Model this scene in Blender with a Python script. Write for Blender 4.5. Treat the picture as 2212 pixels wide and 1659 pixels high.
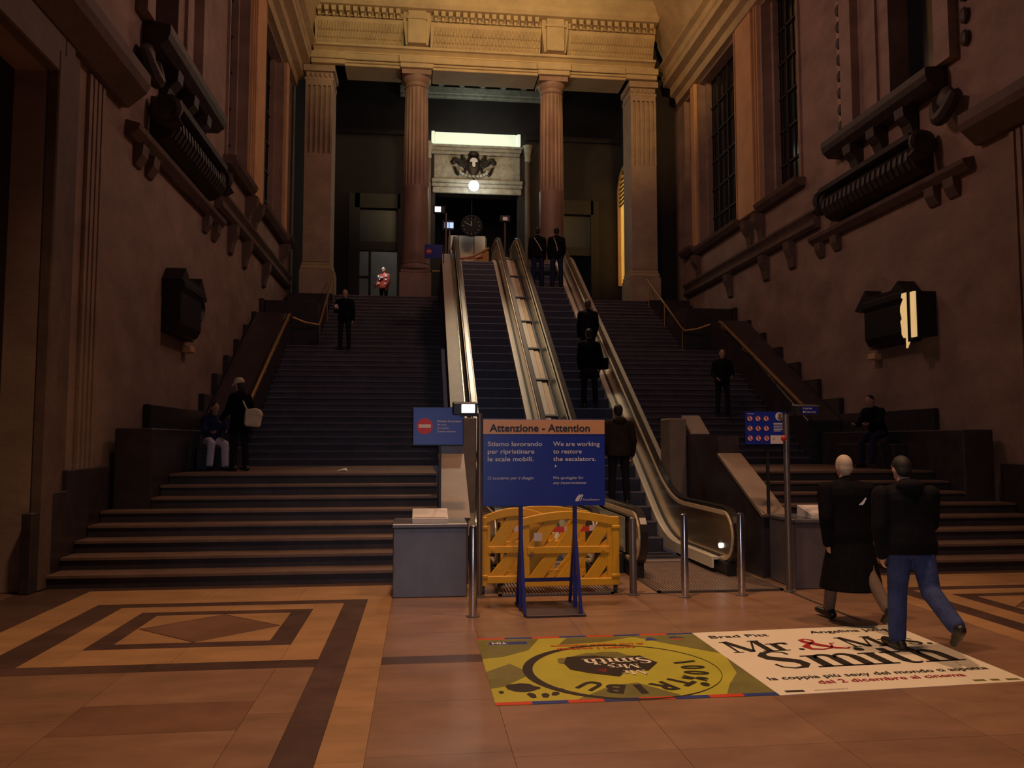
import bpy, bmesh, math, random
from mathutils import Vector, Matrix
random.seed(7)
PI = math.pi
S = bpy.context.scene
for o in list(bpy.data.objects):
    bpy.data.objects.remove(o)
COL = S.collection

# ---------------------------------------------------------------- camera
FPX = 1740.0
YAW, PITCH, CAMH = math.radians(6.541), math.radians(4.027), 1.9
cd = bpy.data.cameras.new('camera')
cd.sensor_width = 36.0
cd.lens = 36.0 * FPX / 2212.0
cd.clip_end = 300
cam = bpy.data.objects.new('camera', cd)
COL.objects.link(cam)
cam.location = (0, 0, CAMH)
cam.rotation_euler = (PI / 2 + PITCH, 0, -YAW)
S.camera = cam

# ---------------------------------------------------------------- world, lights, exposure
w = bpy.data.worlds.new('world')
S.world = w
w.use_nodes = True
bg = w.node_tree.nodes['Background']
bg.inputs[0].default_value = (0.95, 0.72, 0.90, 1)
bg.inputs[1].default_value = 0.026


def lamp(name, kind, loc, power, color, target=None, size=1.0, size_y=None, spot=60, blend=0.6):
    l = bpy.data.lights.new(name, kind)
    l.energy = power
    l.color = color
    if kind == 'AREA':
        l.size = size
        if size_y:
            l.shape = 'RECTANGLE'
            l.size_y = size_y
    else:
        l.shadow_soft_size = size
    if kind == 'SPOT':
        l.spot_size = math.radians(spot)
        l.spot_blend = blend
    o = bpy.data.objects.new(name, l)
    COL.objects.link(o)
    o.location = loc
    if target is not None:
        o.rotation_euler = (Vector(target) - Vector(loc)).to_track_quat('-Z', 'Y').to_euler()
    return o


WARM = (1.0, 0.60, 0.30)
AMBER = (1.0, 0.66, 0.26)
# high lamps of the entrance hall, above and behind the viewer
lamp('hall_lamp', 'SPOT', (0.2, 6.8, 14.0), 3500, (1.0, 0.58, 0.33), (0.0, 7.6, 0), 0.5, spot=72, blend=1.0)
lamp('hall_lamp', 'SPOT', (6.2, 6.2, 14.0), 2400, (1.0, 0.55, 0.32), (5.2, 7.4, 0), 0.5, spot=74, blend=1.0)
# floodlights that light the entablature over the columns
lamp('cornice_flood', 'SPOT', (0.6, 17.0, 16.6), 1650, (1.0, 0.72, 0.32), (1.2, 30, 18.4), 0.4, spot=60)
lamp('cornice_flood', 'SPOT', (6.0, 16.0, 16.2), 1900, (1.0, 0.56, 0.19), (6.3, 30, 18.0), 0.4, spot=60)
# added fill without real lamps: weak warm spill along the stairwell
lamp('stair_fill', 'POINT', (2.7, 16.0, 11.8), 300, (1.0, 0.53, 0.44), size=0.6)
lamp('stair_fill', 'POINT', (2.7, 24.5, 14.6), 230, (1.0, 0.52, 0.36), size=0.6)
# lamp over the escalators
lamp('escalator_lamp', 'SPOT', (2.0, 23.5, 14.8), 1700, (1.0, 0.80, 0.54), (2.6, 17.0, 3.0), 0.3, spot=44, blend=0.8)
# the camera's own small flash
lamp('camera_flash', 'SPOT', (0.04, 0.0, 1.96), 260, (0.68, 0.78, 1.0), (1.7, 9, 1.3), 0.02, spot=66, blend=0.7)

S.view_settings.view_transform = 'Standard'
S.view_settings.look = 'None'
S.view_settings.exposure = 0.0
S.view_settings.gamma = 1.0
S.view_settings.use_curve_mapping = False


# ---------------------------------------------------------------- materials
def mat(name, col, rough=0.6, metal=0.0, var=0.0, scale=3.0, bump=0.0, rnd=0.0, emit=0.0, col2=None, spec=0.5,
        stretch=None, coords='pos'):
    m = bpy.data.materials.new(name)
    m.use_nodes = True
    nt = m.node_tree
    b = nt.nodes['Principled BSDF']
    b.inputs['Base Color'].default_value = (*col, 1)
    b.inputs['Roughness'].default_value = rough
    b.inputs['Metallic'].default_value = metal
    b.inputs['Specular IOR Level'].default_value = spec
    if emit:
        b.inputs['Emission Color'].default_value = (*col, 1)
        b.inputs['Emission Strength'].default_value = emit
    if var or bump or rnd:
        if coords == 'pos':
            g = nt.nodes.new('ShaderNodeNewGeometry')
            src = g.outputs['Position']
        else:
            g = nt.nodes.new('ShaderNodeTexCoord')
            src = g.outputs['Object']
        mp = nt.nodes.new('ShaderNodeMapping')
        mp.inputs['Scale'].default_value = stretch or (1, 1, 1)
        nt.links.new(src, mp.inputs[0])
        n = nt.nodes.new('ShaderNodeTexNoise')
        n.inputs['Scale'].default_value = scale
        n.inputs['Detail'].default_value = 6
        n.inputs['Roughness'].default_value = 0.65
        nt.links.new(mp.outputs[0], n.inputs['Vector'])
        r = nt.nodes.new('ShaderNodeValToRGB')
        r.color_ramp.elements[0].position = 0.3
        r.color_ramp.elements[1].position = 0.72
        c2 = col2 or tuple(c * (1 - var) for c in col)
        c1 = tuple(min(1, c * (1 + var * 0.5)) for c in col)
        r.color_ramp.elements[0].color = (*c2, 1)
        r.color_ramp.elements[1].color = (*c1, 1)
        nt.links.new(n.outputs['Fac'], r.inputs[0])
        out = r.outputs[0]
        if rnd:
            oi = nt.nodes.new('ShaderNodeObjectInfo')
            mr = nt.nodes.new('ShaderNodeMapRange')
            mr.inputs['To Min'].default_value = 1 - rnd
            mr.inputs['To Max'].default_value = 1 + rnd
            nt.links.new(oi.outputs['Random'], mr.inputs['Value'])
            mx = nt.nodes.new('ShaderNodeVectorMath')
            mx.operation = 'SCALE'
            nt.links.new(out, mx.inputs[0])
            nt.links.new(mr.outputs[0], mx.inputs['Scale'])
            out = mx.outputs[0]
        nt.links.new(out, b.inputs['Base Color'])
        if emit:
            nt.links.new(out, b.inputs['Emission Color'])
        if bump:
            n2 = nt.nodes.new('ShaderNodeTexNoise')
            n2.inputs['Scale'].default_value = scale * 6
            n2.inputs['Detail'].default_value = 4
            nt.links.new(mp.outputs[0], n2.inputs['Vector'])
            bp = nt.nodes.new('ShaderNodeBump')
            bp.inputs['Strength'].default_value = bump
            bp.inputs['Distance'].default_value = 0.02
            nt.links.new(n2.outputs['Fac'], bp.inputs['Height'])
            nt.links.new(bp.outputs[0], b.inputs['Normal'])
    return m


M = dict(
    wall=mat('wall_stone', (0.37, 0.26, 0.20), 0.75, var=0.35, scale=0.8, bump=0.3, stretch=(1, 1, 1.6)),
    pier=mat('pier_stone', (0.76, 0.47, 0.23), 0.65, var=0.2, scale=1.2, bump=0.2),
    ent=mat('entablature_stone', (0.60, 0.48, 0.27), 0.7, var=0.2, scale=1.6, bump=0.25),
    trimd=mat('moulding_stone', (0.16, 0.11, 0.085), 0.7, var=0.3, scale=2.0, bump=0.3),  # darker than the wall; shade under the mouldings put into the colour
    carve=mat('carved_dark_stone', (0.06, 0.045, 0.038), 0.55, var=0.4, scale=4.0, bump=0.4),  # dark stone, deepened with the shade of its undersides
    column=mat('column_marble', (0.34, 0.22, 0.17), 0.5, var=0.3, scale=1.7, bump=0.15, stretch=(1, 1, 0.5)),
    pil=mat('pilaster_stone', (0.48, 0.36, 0.25), 0.65, var=0.25, scale=1.4, bump=0.2),
    dado=mat('dado_marble', (0.055, 0.042, 0.046), 0.35, var=0.4, scale=2.5, bump=0.1),
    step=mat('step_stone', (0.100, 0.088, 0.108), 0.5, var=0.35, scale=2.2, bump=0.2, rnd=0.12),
    edge2=mat('lit_stair_edge', (0.19, 0.155, 0.155), 0.5, var=0.35, scale=2.2, rnd=0.1),  # paler tread copy of the step stone; lit edge lines put into colour
    eedge=mat('escalator_edge_highlight', (0.26, 0.25, 0.28), 0.4, metal=0.3, var=0.3, scale=5),  # bright strip; highlight on the step fronts put into the colour
    tread=mat('lit_tread_stone', (0.20, 0.125, 0.09), 0.45, var=0.3, scale=2.2, bump=0.15, rnd=0.1),  # paler than the risers; light lying on the treads put into colour
    landing=mat('landing_stone', (0.27, 0.165, 0.115), 0.45, var=0.35, scale=1.5, bump=0.15, rnd=0.1),
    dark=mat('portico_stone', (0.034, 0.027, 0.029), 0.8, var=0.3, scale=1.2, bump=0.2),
    portceil=mat('portico_ceiling_plaster', (0.20, 0.19, 0.20), 0.8, var=0.2, scale=1.2),
    arms=mat('relief_stone', (0.42, 0.40, 0.34), 0.6, var=0.4, scale=5, bump=0.4),
    grout=mat('floor_bed', (0.14, 0.075, 0.045), 0.8, var=0.2, scale=4),
    slab=mat('light_marble_slab', (0.29, 0.165, 0.095), 0.34, var=0.3, scale=1.1, bump=0.05, rnd=0.07, stretch=(1, 2.2, 1)),
    slabw=mat('pale_marble_slab', (0.45, 0.255, 0.115), 0.34, var=0.25, scale=1.3, bump=0.05, rnd=0.07, stretch=(1, 2, 1)),
    band=mat('dark_marble_band', (0.105, 0.06, 0.045), 0.34, var=0.35, scale=2.0, bump=0.05, rnd=0.1),
    brown=mat('brown_marble_slab', (0.23, 0.12, 0.07), 0.34, var=0.3, scale=1.5, bump=0.05, rnd=0.06),
    edge=mat('edge_marble_slab', (0.10, 0.055, 0.04), 0.4, var=0.3, scale=1.5, bump=0.05, rnd=0.1),
    box=mat('polished_dark_stone', (0.125, 0.115, 0.13), 0.3, var=0.25, scale=3.0, spec=0.8),
    plaque=mat('white_plaque', (0.72, 0.68, 0.62), 0.5, var=0.08, scale=6),
    coping=mat('parapet_coping_stone', (0.27, 0.20, 0.15), 0.5, var=0.25, scale=2.0, bump=0.1),
    beige=mat('beige_deck_stone', (0.46, 0.40, 0.29), 0.5, var=0.2, scale=2.0, bump=0.1),
    skirt=mat('cream_skirt_panel', (0.84, 0.77, 0.58), 0.35, var=0.1, scale=2.0),
    bal=mat('bronze_steel_balustrade', (0.58, 0.46, 0.30), 0.2, metal=0.82, var=0.2, scale=1.2),
    balg=mat('grey_green_balustrade', (0.40, 0.42, 0.36), 0.3, metal=0.5, var=0.15, scale=1.2),
    railm=mat('handrail_guide_metal', (0.90, 0.72, 0.46), 0.4, metal=0.15, var=0.1, scale=4),
    rubber=mat('black_handrail_rubber', (0.018, 0.015, 0.014), 0.3, var=0.1, scale=4),
    jointd=mat('joint_strip', (0.02, 0.018, 0.016), 0.5),
    deck=mat('cream_deck_panel', (0.86, 0.80, 0.60), 0.4, var=0.1, scale=2),
    decko=mat('ochre_deck_panel', (0.50, 0.37, 0.22), 0.4, metal=0.3, var=0.15, scale=2),
    estep=mat('escalator_step_metal', (0.075, 0.075, 0.10), 0.45, metal=0.4, var=0.25, scale=6, rnd=0.15),
    chrome=mat('brushed_chrome', (0.62, 0.60, 0.62), 0.22, metal=1.0, var=0.08, scale=8),
    gunm=mat('dull_grey_metal', (0.22, 0.19, 0.17), 0.4, metal=0.7, var=0.2, scale=6),
    black=mat('black_metal', (0.015, 0.014, 0.016), 0.45),
    grate=mat('steel_grate', (0.40, 0.30, 0.24), 0.45, metal=0.5, var=0.2, scale=5),
    brass=mat('brass_handrail', (0.55, 0.34, 0.13), 0.38, metal=0.7, var=0.2, scale=5),
    blue=mat('blue_sign_panel', (0.012, 0.032, 0.33), 0.35, var=0.06, scale=5),
    bluef=mat('blue_painted_steel', (0.012, 0.02, 0.20), 0.4, var=0.1, scale=8),
    orange=mat('orange_sign_band', (0.72, 0.36, 0.16), 0.35, var=0.05, scale=5),
    film=mat('sign_lettering_white', (0.75, 0.72, 0.74), 0.5),
    ink=mat('sign_lettering_dark', (0.02, 0.015, 0.02), 0.5),
    red=mat('sign_red', (0.60, 0.03, 0.03), 0.45, var=0.05, scale=6),
    whitep=mat('sign_white', (0.72, 0.64, 0.60), 0.5, var=0.05, scale=6),
    yellow=mat('yellow_plastic', (0.80, 0.42, 0.012), 0.42, var=0.12, scale=4, bump=0.08),
    plate=mat('dark_base_plate', (0.055, 0.035, 0.035), 0.5, metal=0.2, var=0.3, scale=6),
    rubw=mat('caster_rubber', (0.03, 0.028, 0.03), 0.6),
    posterw=mat('poster_paper_white', (0.88, 0.80, 0.60), 0.45, var=0.05, scale=3),
    postery=mat('poster_paper_yellow', (0.50, 0.46, 0.04), 0.45, var=0.15, scale=2),
    postero=mat('poster_print_olive', (0.20, 0.185, 0.045), 0.45, var=0.25, scale=4),
    posterk=mat('poster_print_black', (0.03, 0.022, 0.012), 0.45, var=0.2, scale=6),
    posterr=mat('poster_print_red', (0.62, 0.06, 0.02), 0.45),
    posterb=mat('poster_print_blue', (0.03, 0.05, 0.22), 0.45),
    posterd=mat('poster_print_dark_red', (0.42, 0.02, 0.02), 0.45),
    glass=mat('dark_window_glass', (0.015, 0.017, 0.025), 0.12, var=0.1, scale=3),
    mull=mat('window_mullion', (0.02, 0.016, 0.014), 0.5),
    doorglass=mat('door_glass_blue', (0.035, 0.045, 0.07), 0.3, var=0.1, scale=3),
    matte=mat('matte_black_paint', (0.016, 0.013, 0.013), 0.95, spec=0.02),
    stepd=mat('shaded_step_stone', (0.042, 0.035, 0.042), 0.55, var=0.35, scale=2.2, bump=0.2, rnd=0.12),  # darker copy of the step stone; shade on low risers put into colour
    doorf=mat('dark_door_frame', (0.02, 0.016, 0.016), 0.5),
    hoard=mat('white_hoarding', (0.66, 0.56, 0.50), 0.6, var=0.08, scale=2),
    corr=mat('corridor_wall', (0.42, 0.38, 0.34), 0.7, var=0.2, scale=1),
    lampon=mat('lit_diffuser', (1.0, 0.98, 0.94), 0.5, emit=4.0),
    globe=mat('lit_globe', (1.0, 1.0, 0.92), 0.5, emit=9.0),
    tubel=mat('glowing_cornice_beam', (0.72, 0.80, 0.60), 0.5, var=0.06, scale=1.2, emit=0.95),  # emission stands in for tube light falling on the cornice
    screen=mat('lit_screen', (0.45, 0.62, 0.95), 0.4, emit=1.1),
    goldl=mat('lit_amber_glass', (1.0, 0.50, 0.09), 0.4, var=0.35, scale=0.5, emit=0.75),
    sconce=mat('lit_sconce_glass', (1.0, 0.64, 0.27), 0.4, var=0.08, scale=2.0, emit=0.62),
    bronze=mat('dark_bronze', (0.035, 0.027, 0.024), 0.45, metal=0.4, var=0.3, scale=6, bump=0.2),
    skin=mat('skin', (0.55, 0.32, 0.22), 0.55, var=0.08, scale=20, coords='obj'),
    hair_d=mat('dark_hair', (0.02, 0.014, 0.01), 0.55, var=0.3, scale=40, bump=0.3, coords='obj'),
    hair_b=mat('brown_hair', (0.09, 0.05, 0.025), 0.55, var=0.3, scale=40, bump=0.3, coords='obj'),
    hair_w=mat('pale_hair', (0.60, 0.48, 0.34), 0.6, var=0.15, scale=40, bump=0.3, coords='obj'),
    blackcloth=mat('black_wool', (0.006, 0.0055, 0.007), 0.85, var=0.3, scale=14, bump=0.2, coords='obj', spec=0.1),
    darkcloth=mat('dark_jacket_cloth', (0.009, 0.008, 0.010), 0.8, var=0.3, scale=12, bump=0.2, coords='obj', spec=0.1),
    olive=mat('dark_olive_jacket', (0.045, 0.032, 0.02), 0.8, var=0.35, scale=10, bump=0.3, coords='obj', spec=0.1),
    jeans=mat('blue_denim', (0.055, 0.075, 0.19), 0.8, var=0.35, scale=9, bump=0.2, coords='obj', spec=0.1),
    jeansd=mat('dark_denim', (0.025, 0.032, 0.075), 0.8, var=0.3, scale=9, bump=0.2, coords='obj', spec=0.1),
    trouserg=mat('grey_brown_trousers', (0.17, 0.12, 0.09), 0.8, var=0.2, scale=10, coords='obj', spec=0.1),
    trouserd=mat('dark_trousers', (0.02, 0.018, 0.022), 0.8, var=0.2, scale=10, coords='obj', spec=0.1),
    trouserw=mat('white_trousers', (0.88, 0.82, 0.90), 0.75, var=0.12, scale=10, coords='obj'),
    jackn=mat('navy_jacket', (0.03, 0.035, 0.10), 0.75, var=0.4, scale=10, coords='obj', spec=0.1),
    hiviz=mat('orange_safety_jacket', (0.42, 0.045, 0.02), 0.6, var=0.15, scale=8, coords='obj'),
    reflect=mat('reflective_tape', (0.95, 0.97, 1.0), 0.3),
    cream=mat('cream_canvas', (0.92, 0.76, 0.50), 0.7, var=0.12, scale=12, coords='obj'),
    shoe=mat('dark_leather', (0.02, 0.014, 0.012), 0.4),
    eye=mat('eye', (0.02, 0.016, 0.015), 0.2),
    paper=mat('white_paper', (0.85, 0.8, 0.72), 0.6),
    tape=mat('red_tape', (0.65, 0.05, 0.03), 0.5),
)


# ---------------------------------------------------------------- mesh builder
class MB:
    def __init__(s):
        s.v = []
        s.f = []

    def add(s, vs, fs):
        n = len(s.v)
        s.v += [tuple(v) for v in vs]
        s.f += [tuple(i + n for i in f) for f in fs]
        return s

    def box(s, x0, x1, y0, y1, z0, z1):
        x0, x1 = sorted((x0, x1)); y0, y1 = sorted((y0, y1)); z0, z1 = sorted((z0, z1))
        return s.add([(x0, y0, z0), (x1, y0, z0), (x1, y1, z0), (x0, y1, z0), (x0, y0, z1), (x1, y0, z1), (x1, y1, z1), (x0, y1, z1)],
                     [(0, 3, 2, 1), (4, 5, 6, 7), (0, 1, 5, 4), (1, 2, 6, 5), (2, 3, 7, 6), (3, 0, 4, 7)])

    def prism(s, poly, axis, a0, a1):
        n = len(poly)

        def P(p, a):
            return {'x': (a, p[0], p[1]), 'y': (p[0], a, p[1]), 'z': (p[0], p[1], a)}[axis]
        vs = [P(p, a0) for p in poly] + [P(p, a1) for p in poly]
        fs = [tuple(range(n))[::-1], tuple(range(n, 2 * n))]
        fs += [(i, (i + 1) % n, (i + 1) % n + n, i + n) for i in range(n)]
        return s.add(vs, fs)

    def strip(s, top, bot, axis, a0, a1):
        """solid between two polylines of the same length, extruded along axis"""
        n = len(top)

        def P(p, a):
            return {'x': (a, p[0], p[1]), 'y': (p[0], a, p[1]), 'z': (p[0], p[1], a)}[axis]
        vs = []
        for i in range(n):
            vs += [P(bot[i], a0), P(top[i], a0), P(top[i], a1), P(bot[i], a1)]
        fs = [(0, 1, 2, 3), (4 * n - 1, 4 * n - 2, 4 * n - 3, 4 * n - 4)]
        for i in range(n - 1):
            a, b = 4 * i, 4 * i + 4
            for k in range(4):
                fs.append((a + k, b + k, b + (k + 1) % 4, a + (k + 1) % 4))
        return s.add(vs, fs)

    def loft(s, rings):
        n = len(rings[0])
        vs = [p for r in rings for p in r]
        fs = [tuple(range(n))[::-1], tuple(range(len(vs) - n, len(vs)))]
        for k in range(len(rings) - 1):
            for i in range(n):
                j = (i + 1) % n
                fs.append((k * n + i, k * n + j, k * n + n + j, k * n + n + i))
        return s.add(vs, fs)

    def tube(s, pts, r, n=8):
        pts = [Vector(p) for p in pts]
        rs = r if isinstance(r, (list, tuple)) else [r] * len(pts)
        rings = []
        prev = None
        for i, p in enumerate(pts):
            d = (pts[min(i + 1, len(pts) - 1)] - pts[max(i - 1, 0)]).normalized()
            if prev is None:
                a = Vector((0, 0, 1)) if abs(d.z) < 0.9 else Vector((1, 0, 0))
                u = d.cross(a).normalized()
            else:
                u = (prev - d * prev.dot(d)).normalized()
            prev = u
            v = d.cross(u)
            rings.append([p + (u * math.cos(2 * PI * k / n) + v * math.sin(2 * PI * k / n)) * rs[i] for k in range(n)])
        return s.loft(rings)

    def cap(s, p, q, r1, r2, n=10):
        p, q = Vector(p), Vector(q)
        d = (q - p)
        L = d.length
        d = d.normalized() if L > 1e-6 else Vector((0, 0, 1))
        pts, rr = [], []
        for a in (85, 55, 25):
            pts.append(p - d * r1 * math.sin(math.radians(a))); rr.append(r1 * math.cos(math.radians(a)))
        pts += [p, q]; rr += [r1, r2]
        for a in (25, 55, 85):
            pts.append(q + d * r2 * math.sin(math.radians(a))); rr.append(r2 * math.cos(math.radians(a)))
        return s.tube(pts, rr, n)

    def ell(s, c, r, rot=None, nu=12, nv=8):
        c = Vector(c)
        R = rot or Matrix.Identity(3)
        rings = []
        for j in range(nv + 1):
            t = -PI / 2 + PI * (j / nv) * 0.998 + 0.001 * PI
            rings.append([c + R @ Vector((r[0] * math.cos(t) * math.cos(2 * PI * i / nu), r[1] * math.cos(t) * math.sin(2 * PI * i / nu), r[2] * math.sin(t))) for i in range(nu)])
        return s.loft(rings)

    def lathe(s, prof, c, n=24):
        rings = [[(c[0] + r * math.cos(2 * PI * i / n), c[1] + r * math.sin(2 * PI * i / n), c[2] + z) for i in range(n)] for r, z in prof]
        return s.loft(rings)

    def poly(s, pts):
        return s.add(pts, [tuple(range(len(pts)))])


def wloc(o):
    v = Vector((0, 0, 0))
    while o is not None:
        v = v + o.location
        o = o.parent
    return v


def ob(name, mb, m, parent=None, smooth=False, bevel=0, local=False, keepn=False):
    me = bpy.data.meshes.new(name)
    off = wloc(parent) if (parent is not None and not local) else Vector((0, 0, 0))
    me.from_pydata([tuple(Vector(v) - off) for v in mb.v], [], mb.f)
    bm = bmesh.new()
    bm.from_mesh(me)
    if not keepn:
        bmesh.ops.recalc_face_normals(bm, faces=bm.faces)
    if bevel:
        es = [e for e in bm.edges if len(e.link_faces) == 2 and e.calc_face_angle() > 0.6]
        bmesh.ops.bevel(bm, geom=es, offset=bevel, segments=1, affect='EDGES', clamp_overlap=True)
    bm.to_mesh(me)
    bm.free()
    if smooth:
        for p in me.polygons:
            p.use_smooth = True
        me.set_sharp_from_angle(angle=math.radians(38))
    me.materials.append(m if not isinstance(m, str) else M[m])
    o = bpy.data.objects.new(name, me)
    COL.objects.link(o)
    if parent is not None:
        o.parent = parent
    return o


def tag(o, label=None, cat=None, group=None, kind=None):
    if label:
        o['label'] = label
    if cat:
        o['category'] = cat
    if group:
        o['group'] = group
    if kind:
        o['kind'] = kind
    return o


GROUPS = dict(bollard='steel bollards before the escalators', lamp_post='lamp posts by the escalators', column='stone columns', pilaster='corner pilasters',
              staircase='stair flights', handrail='brass handrails', no_entry_sign='blue sign panels', rules_sign='blue sign panels', stone_pedestal='stone pedestals before the stairs',
              desk_plaque='plaques on the pedestals', wall_sconce='bronze wall sconces', escalator='escalators', floor_grate='entry grates', stair_landing='stair landings',
              window_aedicule='carved window surrounds', carved_tablet='carved wall tablets', stepped_dado='stepped wainscots', stone_plinth='landing plinths',
              stone_parapet='stair parapets', escalator_parapet='escalator parapets', floor_poster='floor posters', safety_barrier='yellow barriers')


def thing(name, label, cat, loc=(0, 0, 0), group=None):
    o = bpy.data.objects.new(name, None)
    o.empty_display_size = 0.1
    COL.objects.link(o)
    o.location = loc
    return tag(o, label, cat, group or GROUPS.get(name))


def struct(name, mb=None, m=None, loc=(0, 0, 0), **k):
    if mb is None:
        o = bpy.data.objects.new(name, None)
        COL.objects.link(o)
        o.location = loc
    else:
        o = ob(name, mb, m, **k)
    o['kind'] = 'structure'
    return o


_unit = {}


def piece(name, m, x0, x1, y0, y1, z0, z1, parent):
    """box piece that shares one unit-cube mesh per material and name"""
    key = (name, m)
    if key not in _unit:
        me = bpy.data.meshes.new(name)
        b = MB().box(-.5, .5, -.5, .5, -.5, .5)
        me.from_pydata(b.v, [], b.f)
        me.materials.append(M[m])
        _unit[key] = me
    o = bpy.data.objects.new(name, _unit[key])
    COL.objects.link(o)
    o.parent = parent
    off = wloc(parent)
    o.location = Vector(((x0 + x1) / 2, (y0 + y1) / 2, (z0 + z1) / 2)) - off
    o.scale = (abs(x1 - x0), abs(y1 - y0), abs(z1 - z0))
    return o


def copy_at(src, parent, loc):
    o = src.copy()
    COL.objects.link(o)
    o.parent = parent
    o.location = loc
    return o


DG = None


def text(s, origin, xdir, ydir, width=None, height=None, bold=0.0, shear=0.0, align='LEFT', m='film', parent=None, name='lettering'):
    """flat lettering: scaled to the given width and cap height, laid in the plane of xdir and ydir"""
    cu = bpy.data.curves.new(name, 'FONT')
    cu.body = s
    cu.size = 1.0
    cu.offset = bold
    cu.shear = shear
    cu.resolution_u = 3
    tmp = bpy.data.objects.new(name, cu)
    COL.objects.link(tmp)
    dg = bpy.context.evaluated_depsgraph_get()
    dg.update()
    me = bpy.data.meshes.new_from_object(tmp.evaluated_get(dg))
    bpy.data.objects.remove(tmp)
    xs = [v.co.x for v in me.vertices]
    if not xs:
        return None
    x0, x1 = min(xs), max(xs)
    sy = (height or 0.1) / 0.73
    sx = width / (x1 - x0) if width else sy
    X, Y = Vector(xdir).normalized(), Vector(ydir).normalized()
    O = Vector(origin)
    if align == 'CENTER':
        O = O - X * (x1 - x0) * sx / 2
    off = wloc(parent) if parent is not None else Vector((0, 0, 0))
    for v in me.vertices:
        v.co = O + X * (v.co.x - x0) * sx + Y * v.co.y * sy - off
    me.materials.clear()
    me.materials.append(M[m])
    for p in me.polygons:
        p.use_smooth = False
    me.name = name
    o = bpy.data.objects.new(name, me)
    COL.objects.link(o)
    if parent is not None:
        o.parent = parent
    return o


def vstroke(mb, pts, ws, X, Y, O):
    """variable-width pen stroke laid flat in plane X,Y at O"""
    pts = [Vector(p) for p in pts]
    n = len(pts)
    Lp, Rp = [], []
    for i in range(n):
        d = (pts[min(i + 1, n - 1)] - pts[max(i - 1, 0)]).normalized()
        nr = Vector((-d.y, d.x))
        wv = ws[i] / 2 if isinstance(ws, (list, tuple)) else ws / 2
        Lp.append(pts[i] + nr * wv); Rp.append(pts[i] - nr * wv)
    vs = [O + X * p.x + Y * p.y for p in Lp] + [O + X * p.x + Y * p.y for p in Rp]
    fs = [(i, i + 1, n + i + 1, n + i) for i in range(n - 1)]
    mb.add(vs, fs)


def arc(cx, cy, rx, ry, a0, a1, n=14):
    return [(cx + rx * math.cos(math.radians(a0 + (a1 - a0) * i / n)), cy + ry * math.sin(math.radians(a0 + (a1 - a0) * i / n))) for i in range(n + 1)]


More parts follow.
